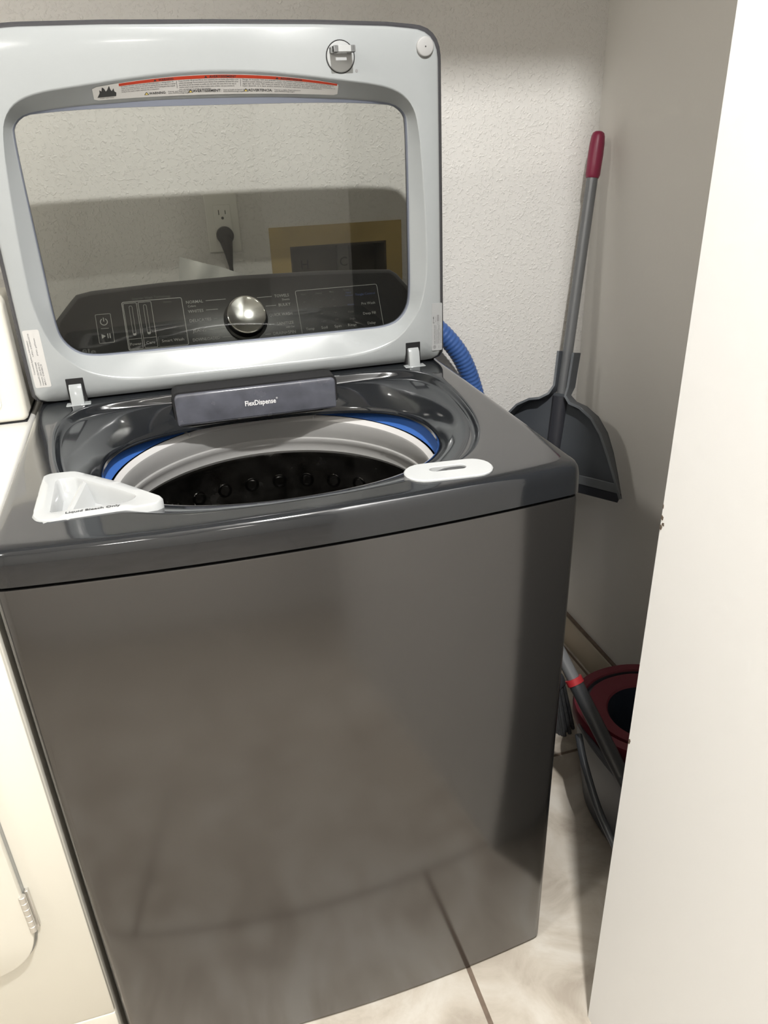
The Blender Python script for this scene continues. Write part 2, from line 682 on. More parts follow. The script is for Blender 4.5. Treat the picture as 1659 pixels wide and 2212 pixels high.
# tile skirting
bb = MB().box((XR - 0.0105, YP, 0.0), (XR, YB, 0.088), 0.001, 1).build('baseboard_right', BASE_TILE)
structure(bb)
MB().box((XR - 0.008, YP, 0.088), (XR, YB, 0.094)).build('grout_line', GROUT, bb)
bb = MB().box((0.2, YB - 0.0105, 0.0), (XR - 0.011, YB, 0.088), 0.001, 1).build('baseboard_back', BASE_TILE)
structure(bb)
MB().box((0.2, YB - 0.008, 0.088), (XR - 0.011, YB, 0.094)).build('grout_line', GROUT, bb)

# ================================================================== the washing machine
W, H, ZS, BOW = 0.70, 0.929, 0.886, 0.022
wash = thing('washing_machine', (0.35, 0.34, 0.0),
             'charcoal top-load washing machine with its grey glass lid standing open', 'washing machine')


def yfront(x):
    return -BOW * (1 - ((x - W / 2) / (W / 2)) ** 2)


def plan(ins, r=0.016, yb=0.69):
    c = [(ins, yb - ins, 0.02), (ins, ins, r)]
    for k in range(1, 20):
        x = ins + (W - 2 * ins) * k / 20
        c.append((x, yfront(x) + ins, 0))
    c += [(W - ins, ins, r), (W - ins, yb - ins, 0.02)]
    return fillet(c, 6)


# cabinet body (sides, back) and the bowed steel front
def rect(a, b, c, d, z):
    return [(a, b, z), (c, b, z), (c, d, z), (a, d, z)]


MB().loft([rect(0.003, 0.020, W - 0.003, 0.688, 0.014), rect(0.003, 0.020, W - 0.003, 0.688, ZS - 0.004), rect(0.006, 0.023, W - 0.006, 0.685, ZS - 0.004),
           rect(0.006, 0.023, W - 0.006, 0.685, 0.018)], True, True).build('cabinet', CAB_M, wash)
for fx in (0.06, 0.64):
    for fy in (0.07, 0.62):
        MB().lathe([(0.022, 0.0), (0.022, 0.008), (0.012, 0.010), (0.012, 0.02)], 16, Matrix.Translation((fx, fy, 0))).build('foot', BLACK, wash)


def c_shape(ins):
    out = [p for p in plan(0.0 + ins) if p[1] < 0.034]
    out = [(ins, 0.034)] + [p for p in out] + [(W - ins, 0.034)]
    inn = [p for p in plan(0.006) if p[1] < 0.034]
    return out + [(W - 0.006, 0.034)] + list(reversed(inn)) + [(0.006, 0.034)]


front = MB()
front.extrude(c_shape(0.0005), 'z', 0.007, ZS - 0.0026, 0.0022, 2)
front.build('front_panel', PANEL_M, wash, angle=30, label='brushed dark steel front panel')
MB().loft([[(x, y, z) for x, y in plan(i_)] for i_, z in ((0.012, ZS - 0.006), (0.008, ZS - 0.006), (0.008, ZS + 0.004), (0.012, ZS + 0.004))]).build('seam_gasket', SEAM_M, wash)

# top deck with its bowl
NA = 288
ANG = [2 * pi * i / NA for i in range(NA)]
DC = (0.35, 0.27)
half = [(0.0, 0.494), (0.12, 0.494), (0.20, 0.493), (0.255, 0.486), (0.287, 0.462), (0.304, 0.425), (0.309, 0.37), (0.303, 0.29),
        (0.290, 0.21), (0.268, 0.14), (0.228, 0.078), (0.160, 0.036), (0.08, 0.021), (0.0, 0.018)]
cont = smooth_closed([(0.35 + a, b) for a, b in half] + [(0.35 - a, b) for a, b in reversed(half[1:-1])], 5)
Lc = polar(cont, DC, ANG)
OCY, ORX, ORF, ORR = 0.288, 0.249, 0.240, 0.196
OD0, ODM, OD1 = 0.011, 0.033, 0.048


def open_pt(a, k=1.0):
    s = sin(a)
    if s > 0:
        e_ = 2 / 2.3
        c = cos(a)
        return (0.35 + ORX * k * abs(c) ** e_ * (1 if c > 0 else -1), OCY + ORR * k * s ** e_)
    return (0.35 + ORX * k * cos(a), OCY + ORF * k * s)


def open_dz(y):
    s = (y - OCY) / (ORR if y > OCY else ORF)
    s = max(-1, min(1, s))
    return ODM + ((OD1 - ODM) if s > 0 else (OD0 - ODM)) * s * s


oe = [open_pt(2 * pi * i / 160) for i in range(160)]
Lo = polar(oe, DC, ANG)
Lo2 = polar([open_pt(2 * pi * i / 160, 0.985) for i in range(160)], DC, ANG)
loops = []


def zl(L, z):
    return [(x, y, z) for x, y in L]


P0 = polar(plan(0.0), DC, ANG)
loops.append(zl(polar(plan(0.010), DC, ANG), ZS + 0.002))
loops.append(zl(polar(plan(0.002), DC, ANG), ZS - 0.0004))
loops.append(zl(P0, ZS + 0.0012))
loops.append(zl(polar(plan(0.0006), DC, ANG), H - 0.016))
loops.append(zl(polar(plan(0.002), DC, ANG), H - 0.0065))
loops.append(zl(polar(plan(0.0045), DC, ANG), H - 0.0022))
Lt = polar(plan(0.009), DC, ANG)
loops.append(zl(Lt, H))
for t in (0.12, 0.3, 0.48, 0.64, 0.8, 0.93):
    loops.append(zl(lerp2(Lt, Lc, t), H + 0.0004))
loops.append(zl(Lc, H))


def prof(s):
    # rolled shoulder, slope, then a short drop at the rim
    k = min(1.0, s / 0.16)
    return 0.28 * k * k * (3 - 2 * k) + 0.37 * s * s * (3 - 2 * s) + 0.35 * s ** 5


for s in (0.03, 0.06, 0.09, 0.12, 0.16, 0.22, 0.30, 0.38, 0.46, 0.54, 0.62, 0.7, 0.78, 0.86, 0.93, 1.0):
    L = lerp2(Lc, Lo, s)
    loops.append([(x, y, H - open_dz(o[1]) * prof(s)) for (x, y), o in zip(L, Lo)])
loops.append([(x, y, H - open_dz(o[1]) - 0.0035) for (x, y), o in zip(Lo2, Lo)])
loops.append([(x, y, H - open_dz(o[1]) - 0.012) for (x, y), o in zip(Lo2, Lo)])

tray = smooth_closed(fillet([(0.043, 0.057, 0.026), (0.180, 0.060, 0.010), (0.190, 0.076, 0.010), (0.140, 0.140, 0.05), (0.082, 0.199, 0.022),
                             (0.043, 0.202, 0.014)], 7), 2)
TC = (0.088, 0.115)
TA = [2 * pi * i / 96 for i in range(96)]
Tout = polar(tray, TC, TA)
hole = inset2(Tout, 0.006, TC)
verts, faces = [], []
for L in loops:
    verts += L
for k in range(len(loops) - 1):
    for i in range(NA):
        j = (i + 1) % NA
        f = (k * NA + i, k * NA + j, (k + 1) * NA + j, (k + 1) * NA + i)
        cx = sum(verts[q][0] for q in f) / 4
        cy = sum(verts[q][1] for q in f) / 4
        if k > 4 and inside((cx, cy), hole):
            continue
        faces.append(f)
mesh_obj('top_deck', verts, faces, DECK_M, wash, angle=50)['label'] = 'glossy charcoal top deck with a sunken bowl'

# tub rings and the drum
TUBM = Matrix.Translation((0.35, 0.285, 0.0))


def ring(name, prof_, material, label=None, n=96):
    return MB().lathe(prof_, n, TUBM, caps=False).build(name, material, wash, label=label)


ring('tub_cover', [(0.285, 0.884), (0.285, 0.868), (0.262, 0.860), (0.2475, 0.855)], SEAM_M)
ring('tub_seal', [(0.2600, 0.8760), (0.2560, 0.8700), (0.2520, 0.8650), (0.2470, 0.8615), (0.2450, 0.8585)], BLUE_M, 'blue tub seal')
ring('balance_ring', [(0.2430, 0.8520), (0.2426, 0.8570), (0.2405, 0.8590), (0.2350, 0.8510)], RING_W, 'pale rim of the balance ring')
ring('balance_ring_wall', [(0.2350, 0.8510), (0.2335, 0.8480), (0.2372, 0.8260), (0.2384, 0.8180), (0.2362, 0.8162), (0.2356, 0.8130), (0.2384, 0.8070),
                           (0.2410, 0.8000), (0.2396, 0.7920), (0.2430, 0.7868), (0.2500, 0.7850)], RING_G)
ring('drum', [(0.2430, 0.7866), (0.2500, 0.7840), (0.2520, 0.7760), (0.2520, 0.45), (0.235, 0.432), (0.05, 0.424), (0.001, 0.424)], DRUM_M, 'stainless drum')
for rz, a0 in ((0.727, 0.0), (0.655, 0.10)):
    for k in range(-6, 7):
        a = pi / 2 - 0.13 + k * 0.205 + a0
        c = Vector((0.35 + 0.2515 * cos(a), 0.285 + 0.2515 * sin(a), rz))
        M = Matrix.Translation(c) @ Vector((-cos(a), -sin(a), 0)).to_track_quat('Z', 'Y').to_matrix().to_4x4()
        MB().lathe([(0.0135, -0.001), (0.0130, 0.0012), (0.0110, 0.0012), (0.0070, -0.0010), (0.0025, -0.0016)], 20, M).build('drum_dimple', HOLE_M, wash)
for a in (1.13, 2.10):
    c = Vector((0.35 + 0.2400 * cos(a), 0.285 + 0.2400 * sin(a), 0.858))
    MB().box((-0.0012, -0.009, -0.003), (0.0012, 0.009, 0.003), 0.0008, 1, Matrix.Translation(c) @ Matrix.Rotation(a + pi / 2, 4, 'Z')).build('ring_rib', RING_W, wash)

# dispenser drawer
dr = MB()
dpoly = fillet([(0.2165, 0.8815, 0.004), (0.4865, 0.8815, 0.004), (0.4865, 0.936, 0.010), (0.2165, 0.936, 0.010)], 5)
dr.extrude(dpoly, 'y', 0.4615, 0.506, 0.004, 3, which='a')
drawer = dr.build('dispenser_drawer', DRAWER_M, wash, label='slate dispenser drawer above the drum')
MB().extrude(fillet([(0.2135, 0.879, 0.004), (0.4895, 0.879, 0.004), (0.4895, 0.939, 0.012), (0.2135, 0.939, 0.012)], 5), 'y', 0.4665, 0.5065).build('drawer_gap', SEAM_M, wash)
Print().text('FlexDispense', 0.3555, 0.9045, 0.0085, width=0.052, bold=True).text('\u00ae', 0.3835, 0.911, 0.003).build(
    'drawer_lettering', lambda u, v: (u, 0.4609, v), mat('pale_print', (0.75, 0.75, 0.75), rough=0.5), drawer)

# bleach tray
zt = H + 0.0030
Tin = polar(smooth_closed(fillet([(0.062, 0.079, 0.006), (0.150, 0.078, 0.014), (0.160, 0.092, 0.014), (0.126, 0.132, 0.03), (0.083, 0.178, 0.014),
                                  (0.060, 0.180, 0.008)], 6), 2), TC, TA)
tl = [zl(Tout, H - 0.024), zl(Tout, zt - 0.0018), zl(inset2(Tout, 0.0018, TC), zt)]
tl += [zl(lerp2(inset2(Tout, 0.0018, TC), Tin, 0.6), zt), zl(Tin, zt - 0.0008), zl(inset2(Tin, 0.002, TC), zt - 0.004)]
tl += [zl(lerp2(Tin, [TC] * 96, 0.10), zt - 0.016), zl(lerp2(Tin, [TC] * 96, 0.2), zt - 0.025), zl(lerp2(Tin, [TC] * 96, 0.4), zt - 0.0275)]
tr = MB().loft(tl, False, True).build('bleach_dispenser', WHITEPL, wash, angle=45, label='white bleach cup at the front left of the deck')
rd = MB()
rd.extrude([(-0.013, -0.028), (0.015, -0.028), (0.004, -0.004), (0.0, -0.0028), (-0.003, -0.004)], 'y', -0.046, 0.050, 0.001, 1,
           Matrix.Translation((0.088, 0.126, zt)) @ Matrix.Rotation(radians(-8), 4, 'Z'))
rd.build('pour_ridge', WHITEPL, tr)
Print().text('Liquid Bleach Only', 0.110, 0.0675, 0.0050, width=0.060, bold=True).build(
    'bleach_lettering', lambda u, v: (u, v, zt + 0.0004), PRINT_K, tr)

# lock plate with its slot
LP = (0.531, 0.034)


def stadium(cx, cy, hl, r, n=10, rot=0.0):
    pts = []
    for k in range(n + 1):
        a = -pi / 2 + pi * k / n
        pts.append((hl + r * cos(a), r * sin(a)))
    for k in range(n + 1):
        a = pi / 2 + pi * k / n
        pts.append((-hl + r * cos(a), r * sin(a)))
    c, s = cos(rot), sin(rot)
    return [(cx + x * c - y * s, cy + x * s + y * c) for x, y in pts]


rot = radians(-5)
Lp0 = stadium(LP[0], LP[1], 0.030, 0.0265, rot=rot)
Lp1 = stadium(LP[0], LP[1], 0.030, 0.0250, rot=rot)
Ls0 = stadium(0.5315, 0.0385, 0.0165, 0.0078, rot=rot)
Ls1 = stadium(0.5315, 0.0385, 0.0165, 0.0068, rot=rot)
pl = MB().loft([zl(Lp0, H - 0.016), zl(Lp0, H + 0.0020), zl(Lp1, H + 0.0032), zl(Ls0, H + 0.0032), zl(Ls1, H + 0.0024), zl(Ls1, H - 0.0035)], False, True)
pl.build('lid_lock_plate', WHITEPL, wash, angle=35, label='white lock plate with a slot at the front right')

# ------------------------------------------------------------------ lid
YL = 0.507
LCEN = (0.0, 1.18)
LN = 256
LA = [2 * pi * i / LN for i in range(LN)]


def sym(h):
    return h + [(-a, b) for a, b in reversed(h) if a > 1e-6]


def lid_outer(d):
    c = [(0.0, 1.4585 + d, 0), (0.15, 1.4580 + d, 0), (0.26, 1.4555 + d, 0), (0.3465 + d, 1.449 + d, 0.048), (0.350 + d, 1.18, 0), (0.3525 + d, 0.9275 - d * 0.6, 0.024),
         (0.0, 0.9275 - d * 0.6, 0)]
    full = c + [(-x, y, r) for x, y, r in reversed(c[1:-1])]
    return polar(fillet(full, 10), LCEN, LA)


step_h = [(0.0, 1.3975), (0.06, 1.396), (0.12, 1.3905), (0.20, 1.3805), (0.25, 1.373), (0.279, 1.362), (0.297, 1.343), (0.306, 1.315), (0.313, 1.26), (0.319, 1.17),
          (0.3205, 1.10), (0.315, 1.058), (0.302, 1.021), (0.270, 0.984), (0.235, 0.9645), (0.19, 0.9555), (0.14, 0.954), (0.0, 0.953)]
open_h = [(0.0, 1.3625), (0.09, 1.3615), (0.18, 1.3575), (0.24, 1.353), (0.272, 1.348), (0.289, 1.337), (0.2955, 1.320), (0.297, 1.24), (0.297, 1.14), (0.2965, 1.055),
          (0.2905, 1.025), (0.273, 1.0045), (0.247, 0.996), (0.20, 0.9945), (0.10, 0.9945), (0.0, 0.9945)]
Sst = polar(smooth_closed(sym(step_h), 4), LCEN, LA)
Sop = polar(smooth_closed(sym(open_h), 4), LCEN, LA)


def lidroll(z):
    return 0.016 * max(0.0, (0.950 - z) / 0.022) ** 2


def ly(L, y):
    return [(0.35 + a, y + lidroll(b), b) for a, b in L]


oz = lid_outer(-0.0055)
lid_loops = [ly(oz, YL + 0.014), ly(oz, YL + 0.005), ly(lid_outer(-0.0075), YL + 0.0015), ly(lid_outer(-0.0105), YL)]
lid_loops += [ly(lerp2(lid_outer(-0.0105), Sst, 0.5), YL), ly(Sst, YL - 0.0006), ly(lerp2(Sst, Sop, 0.06), YL - 0.0004), ly(lerp2(Sst, Sop, 0.13), YL + 0.0012), ly(lerp2(Sst, Sop, 0.2), YL + 0.0042),
              ly(lerp2(Sst, Sop, 0.95), YL + 0.0205), ly(Sop, YL + 0.0220), ly(inset2(Sop, 0.0010, LCEN), YL + 0.0235)]
lid = MB().loft(lid_loops).build('lid', LIDGREY, wash, angle=45, label='open lid with a pale grey inner frame')
So1 = inset2(Sop, 0.0010, LCEN)
So2 = [(a, min(b, 1.3525 - 0.010 * (a / 0.3) ** 4)) for a, b in inset2(Sop, 0.0025, LCEN)]
MB().loft([ly(So1, YL + 0.0235), ly(So2, YL + 0.0255), ly(So2, YL + 0.034)]).build('window_surround', LIDINNER, lid)
MB().loft([ly(lid_outer(-0.02), YL + 0.008), ly(lid_outer(-0.003), YL + 0.006), ly(lid_outer(0.0005), YL + 0.009), ly(lid_outer(0.001), YL + 0.018), ly(lid_outer(-0.004), YL + 0.035),
           ly(lid_outer(-0.03), YL + 0.039), ly(inset2(Sop, -0.004, LCEN), YL + 0.038), ly(So2, YL + 0.0345)]).build('lid_shell', SHELL_M, lid, angle=45, label='dark outer shell of the lid')
gl = inset2(Sop, 0.0015, LCEN)
MB().loft([ly(gl, YL + 0.0295), ly(gl, YL + 0.0325)], True, True).build('glass_pane', GLASS, lid, angle=20, label='smoky glass window of the lid')

# hinges
for hx in (0.0675, 0.6415):
    MB().extrude(fillet([(hx - 0.0135, 0.9295, 0.001), (hx + 0.0135, 0.9295, 0.001), (hx + 0.0135, 0.970, 0.001), (hx - 0.0135, 0.970, 0.001)], 2), 'y', YL - 0.0006, YL + 0.020).build('hinge_slot_shade', BLACK, lid)  # proud black block, its colour stands in for the dark of a cutout
    h = MB()
    h.extrude([(0.4935, 0.9275), (0.512, 0.9275), (0.512, 0.958), (0.504, 0.961), (0.498, 0.955)], 'x', hx - 0.0105, hx + 0.0095, 0.0015, 2)
    h.box((hx - 0.019, 0.4905, 0.9275), (hx + 0.019, 0.507, 0.9305), 0.001, 1)
    h.build('hinge', LIDGREY, lid, label='pale grey hinge arm')

# striker and bumper
sx, sz = 0.5345, 1.4105
yM = Matrix.Translation((sx, YL, sz)) @ Matrix.Rotation(pi / 2, 4, 'X')
MB().lathe([(0.0222, -0.001), (0.0222, 0.0009), (0.0208, 0.0009), (0.0208, -0.001)], 40, yM, caps=False).build('striker_gap', BLACK, lid)
stk = MB().lathe([(0.0206, -0.001), (0.0206, 0.0016), (0.0196, 0.0024), (0.0185, 0.0024)], 40, yM)
stk.box((sx - 0.0165, 0.4770, sz + 0.0035), (sx - 0.0085, 0.507, sz + 0.0125), 0.001, 1)
stk.box((sx + 0.0085, 0.4770, sz + 0.0035), (sx + 0.0165, 0.507, sz + 0.0125), 0.001, 1)
stk.box((sx - 0.0165, 0.4770, sz + 0.0035), (sx + 0.0165, 0.4860, sz + 0.0125), 0.001, 1)
stk.box((sx - 0.0165, 0.4985, sz + 0.0035), (sx + 0.0165, 0.507, sz + 0.0125), 0.001, 1)
stk.build('striker', WHITEPL, lid, label='white hooked striker')
bM = Matrix.Translation((0.668, YL, 1.4225)) @ Matrix.Rotation(pi / 2, 4, 'X')
bp = MB().lathe([(0.0138, -0.001), (0.0138, 0.0028), (0.0128, 0.0042), (0.0115, 0.0046), (0.0014, 0.0046)], 36, bM).build('bumper', mat('bumper_grey', (0.36, 0.36, 0.355), rough=0.5), lid, label='round grey bumper')
MB().lathe([(0.0011, 0.004), (0.0011, 0.0049)], 10, bM).build('bumper_pin', PRINT_K, lid)
MB().lathe([(0.0022, -0.001), (0.0022, 0.0010), (0.0014, 0.0010)], 12, Matrix.Translation((0.5585, YL, 1.392)) @ Matrix.Rotation(pi / 2, 4, 'X')).build('screw_hole', PRINT_MID, lid)


# arched warning label on the upper band of the lid
def interp(h, x):
    x = abs(x)
    for (a, za), (b, zb) in zip(h, h[1:]):
        if a <= x <= b:
            return za + (zb - za) * (x - a) / max(1e-9, b - a)
    return h[-1][1]


TOPS = [(a, b) for a, b in step_h[:7]]
TOPO = [(a, b) for a, b in open_h[:6]]


def band(u, v):
    """u across, v 0..1 up the label"""
    zs_, zo = 1.3975 - 0.0175 * (u / 0.2) ** 2, 1.3625 - 0.0062 * (u / 0.2) ** 2
    z0 = zo + 0.0035
    z1 = zs_ - 0.0065 - 0.001 * (abs(u) / 0.18)
    z = z0 + (z1 - z0) * v
    fr_ = (interp(TOPS, u) - z) / max(0.004, interp(TOPS, u) - interp(TOPO, u))
    y = YL + 0.0042 + (fr_ - 0.2) / 0.75 * 0.0163
    return (0.35 + u, y - 0.0010, z)


def band_p(off):
    def f(u, v):
        p = band(u, v)
        return (p[0], p[1] - off, p[2] + off * 0.3)
    return f


U0, U1 = -0.176, 0.181
vs, fs = [], []
NU = 60
for i in range(NU + 1):
    u = U0 + (U1 - U0) * i / NU
    e = min(i, NU - i)
    c = {0: 0.10}.get(e, 0.0)
    for v in (c, 0.5, 1 - c):
        vs.append(band(u, v))
for i in range(NU):
    for k in range(2):
        fs.append((3 * i + k, 3 * i + 3 + k, 3 * i + 4 + k, 3 * i + 1 + k))
mesh_obj('warning_label', vs, fs, PAPER, lid)['label'] = 'white warning label with a red stripe'
red = Print()
for i in range(50):
    a, b = -0.139 + 0.318 * i / 50, -0.139 + 0.318 * (i + 1) / 50
    red.poly([(a, 0.80), (b, 0.80), (b, 0.965), (a, 0.965)])
red.build('warning_stripe', band_p(0.0002), RED_PRINT, lid)
bk = Print()


def vtext(P, s, u, v, cap, align='l', bold=False, width=None):
    """text in label space: v is a fraction of the label height (about 24 mm)"""
    vs, fs = text_geo(s, bold)
    x0, x1 = min(p[0] for p in vs), max(p[0] for p in vs)
    sc = cap / 0.70
    sx = sc if width is None else width / (x1 - x0)
    w_ = (x1 - x0) * sx
    off = {'c': -w_ / 2, 'l': 0, 'r': -w_}[align]
    P.add([(u + off + (p[0] - x0) * sx, v + p[1] * sc / 0.024) for p in vs], fs)


flame = [(-0.171, 0.2), (-0.145, 0.2), (-0.144, 0.42), (-0.1465, 0.52), (-0.147, 0.72), (-0.150, 0.55), (-0.1515, 0.68), (-0.1525, 0.93), (-0.156, 0.66), (-0.1580, 0.58),
         (-0.160, 0.80), (-0.1625, 0.90), (-0.1640, 0.62), (-0.1665, 0.74), (-0.167, 0.5), (-0.1690, 0.35)]
bk.poly(flame)
vtext(bk, 'RISK OF FIRE', -0.158, 0.09, 0.0011, 'c', width=0.019)
for cu_, word in ((-0.073, 'WARNING'), (0.008, 'AVERTISSEMENT'), (0.109, 'ADVERTENCIA')):
    tw = len(word) * 0.0030
    vtext(bk, word, cu_, 0.825, 0.0026, 'c', True, width=tw)
    u = cu_ - tw / 2 - 0.005
    bk.poly([(u - 0.0022, 0.825), (u + 0.0022, 0.825), (u, 0.935)])
cols = [(-0.1365, 0.0765, ['Fire Hazard. DO NOT wash items soiled with flammable liquids or cleaning solvents. No',
                           'washer can completely remove oil. DO NOT dry anything that has been soaked in or spotted',
                           'with any type of oil. DO NOT reach into the washer until all moving parts have stopped.',
                           'Doing so can result in death, explosion, fire, or amputation.']),
        (-0.0555, 0.086, ["Risque d'incendie. NE pas laver PAS les tissus contamin\u00e9s avec des liquides inflammables ou des",
                          "solvants de nettoyage. Aucune laveuse ne peut \u00e9liminer l'huile totalement. NE faites PAS s\u00e9cher",
                          "des articles qui ont \u00e9t\u00e9 tremp\u00e9s ou souill\u00e9s avec des huiles. NE mettez PAS la main dans la",
                          "machine jusqu'\u00e0 ce que toutes les pi\u00e8ces mobiles soient arr\u00eat\u00e9es. Cela peut entra\u00eener la",
                          'mort, une explosion, un incendie ou une amputation.']),
        (0.0365, 0.140, ['Riesgo de incendio. NO lave prendas sucias con l\u00edquidos inflamables o disolventes de limpieza. Ninguna',
                         'lavadora puede eliminar el aceite por completo. NO seque nada que haya sido empapado o manchado con',
                         'alg\u00fan tipo de aceite. NO toque el interior de la lavadora antes de que todas las partes en movimiento se',
                         'hayan detenido. Si lo hace, podr\u00eda ocasionar la muerte, explosi\u00f3n, incendio o amputaci\u00f3n.'])]
for u, wd, lines in cols:
    full = max(len(s) for s in lines)
    for k, s in enumerate(lines):
        vtext(bk, s, u, 0.705 - 0.108 * k, 0.0017, 'l', False, width=wd * len(s) / full)
for u in (-0.0585, 0.0335):
    bk.line(u, 0.38, u, 0.75, 0.0005)
for u, word, wd in ((-0.099, 'WARNING:', 0.024), (-0.0365, 'AVERTISSEMENT:', 0.041), (0.0445, 'ADVERTENCIA:', 0.036)):
    vtext(bk, word, u, 0.13, 0.0031, 'l', True, width=wd)
    vtext(bk, {'W': 'Cancer and Reproductive Harm', 'A': 'Cancer et Troubles de l\'appareil reproducteur'}[word[0]] if word != 'ADVERTENCIA:' else 'C\u00e1ncer y da\u00f1o Reproductivo',
          u + wd + 0.003, 0.19, 0.0016, 'l', False, width=0.040)
    vtext(bk, 'www.P65Warnings.ca.gov', u + wd + 0.003, 0.10, 0.0016, 'l', False, width=0.031)
    bk.line(u - 0.0065, 0.12, u - 0.0005, 0.12, 0.012)
    bk.line(u - 0.0065, 0.12, u - 0.0035, 0.27, 0.0010)
    bk.line(u - 0.0005, 0.12, u - 0.0035, 0.27, 0.0010)
bk.build('warning_lettering', band_p(0.0004), PRINT_K, lid)
for u in (-0.099, -0.0365, 0.0445):
    Print().poly([(u - 0.0056, 0.135), (u - 0.0014, 0.135), (u - 0.0035, 0.235)]).build('warning_triangle', band_p(0.0003), YEL_PRINT, lid)


# small upright labels left and right on the lid frame (text runs upwards)
def lidface(off):
    return lambda u, v: (0.35 + u, YL - off, v)


MB().extrude(fillet([(0.3550 + 0.3225, 0.951, 0.002), (0.697, 0.951, 0.002), (0.697, 1.035, 0.002), (0.3550 + 0.3225, 1.035, 0.002)], 3), 'y', YL - 0.0004, YL + 0.001).build(
    'rating_label', SILVER_LABEL, lid, label='silver rating label by the right hinge')
q = Print()
q.ring(0.3325, 0.9575, 0.0030, 0.0007).ring(0.3325, 0.9575, 0.0021, 0.0003)
q.text('GE', 0.3335, 0.9575, 0.0020, 'c', True, rot=pi / 2)
q.text('GE APPLIANCES', 0.3340, 0.9630, 0.0023, 'l', True, width=0.034, rot=pi / 2)
q.text('LOUISVILLE, KENTUCKY 40225', 0.3365, 0.9630, 0.0011, 'l', width=0.033, rot=pi / 2)
q.text('MADE IN USA  120V 60Hz', 0.3385, 0.9630, 0.0011, 'l', width=0.026, rot=pi / 2)
q.text('PTW705BPTBDG', 0.3420, 0.9635, 0.0024, 'l', True, width=0.033, rot=pi / 2)
q.text('TZ199950G', 0.3460, 0.9635, 0.0022, 'l', True, width=0.026, rot=pi / 2)
q.line(0.3408, 0.9545, 0.3408, 0.9595, 0.0009).line(0.3448, 0.9545, 0.3448, 0.9595, 0.0009)
q.poly([(0.3300, 1.0005), (0.3312, 1.0005), (0.3312, 1.011), (0.3300, 1.011)]).poly([(0.3298, 1.0085), (0.3314, 1.0085), (0.3306, 1.0135)]).line(0.3300, 1.001, 0.3325, 1.001, 0.0012)
q.poly([(0.3372, 1.003), (0.3412, 1.003), (0.3412, 1.0145), (0.3372, 1.0145)])
q.ring(0.3392, 0.9995, 0.0021, 0.0005)
q.text('Listed', 0.3440, 1.002, 0.0012, 'l', width=0.010, rot=pi / 2).text('Made', 0.3350, 1.002, 0.0012, 'l', width=0.010, rot=pi / 2)
q.build('rating_lettering', lidface(0.0007), PRINT_MID, lid)

lab = fillet([(0.008, 0.9605, 0.003), (0.032, 0.9605, 0.003), (0.032, 1.052, 0.003), (0.008, 1.052, 0.003)], 3)
MB().extrude(lab, 'y', YL - 0.0004, YL + 0.001).build('information_label', PAPER, lid, label='white information label by the left hinge')
q = Print()
q.text('Connected Appliance Information', -0.3375, 0.9820, 0.0021, 'l', True, width=0.054, rot=pi / 2)
q.text('Contains/IC: ZKJ-WCATA003', -0.3325, 0.9640, 0.0021, 'l', True, width=0.038, rot=pi / 2)
q.text('UPD: D828A4570', -0.3335, 1.0110, 0.0021, 'l', True, width=0.036, rot=pi / 2)
q.text('Network: GEA-4570 (57)', -0.3285, 0.9640, 0.0021, 'l', True, width=0.037, rot=pi / 2)
q.text('MAC: D828C9', -0.3250, 0.9640, 0.0021, 'l', True, width=0.034, rot=pi / 2)
q.text('PW: pf7mn', -0.3265, 1.0120, 0.0021, 'l', True, width=0.027, rot=pi / 2)
q.build('information_lettering', lidface(0.0007), PRINT_MID, lid)

# ------------------------------------------------------------------ control console
TILT = 0.58
VL = sqrt(1 + TILT * TILT)
FO = Vector((0.36, 0.545, 0.95))
FU = Vector((1, 0, 0))
FV = Vector((0, TILT / VL, 1 / VL))
FN = FU.cross(FV)          # towards the viewer


def fas(n):
    return lambda u, v: tuple(FO + FU * u + FV * v + FN * n)


KC = (0.0, 0.085)
hexo = fillet([(-0.285, -0.022, 0.02), (0.285, -0.022, 0.02), (0.312, 0.060, 0.05), (0.3165, 0.100, 0.02), (0.281, 0.1515, 0.025), (0.15, 0.1585, 0), (0.0, 0.1620, 0), (-0.13, 0.1605, 0),
               (-0.272, 0.1545, 0.025), (-0.3165, 0.105, 0.02), (-0.312, 0.060, 0.05)], 6)
CA = [2 * pi * i / 160 for i in range(160)]
C0 = polar(hexo, KC, CA)
C1 = inset2(C0, 0.0015, KC)
C2 = inset2(C0, 0.0085, KC)
C3 = inset2(C0, 0.0100, KC)


def fl_(L, n):
    f = fas(n)
    return [f(u, v) for u, v in L]


def back(L, y):
    out = []
    for u, v in L:
        p = FO + FU * u + FV * v
        out.append((p.x, y, max(0.9305, p.z - (0.012 if p.z > 1.0 else 0))))
    return out


co = MB().loft([back(C0, 0.680), [tuple(Vector(p) + Vector((0, 0.012, -0.002))) for p in fl_(C0, -0.004)], fl_(C0, -0.001), fl_(C1, 0.001), fl_(C2, 0.0035)], True, False)
console = co.build('console', HOUSING_M, wash, angle=40, label='dark control console behind the glass lid')
MB().loft([fl_(C2, 0.0035), fl_(C3, 0.0042)], False, True).build('fascia', FASCIA_M, console, angle=50, label='glossy black control fascia')

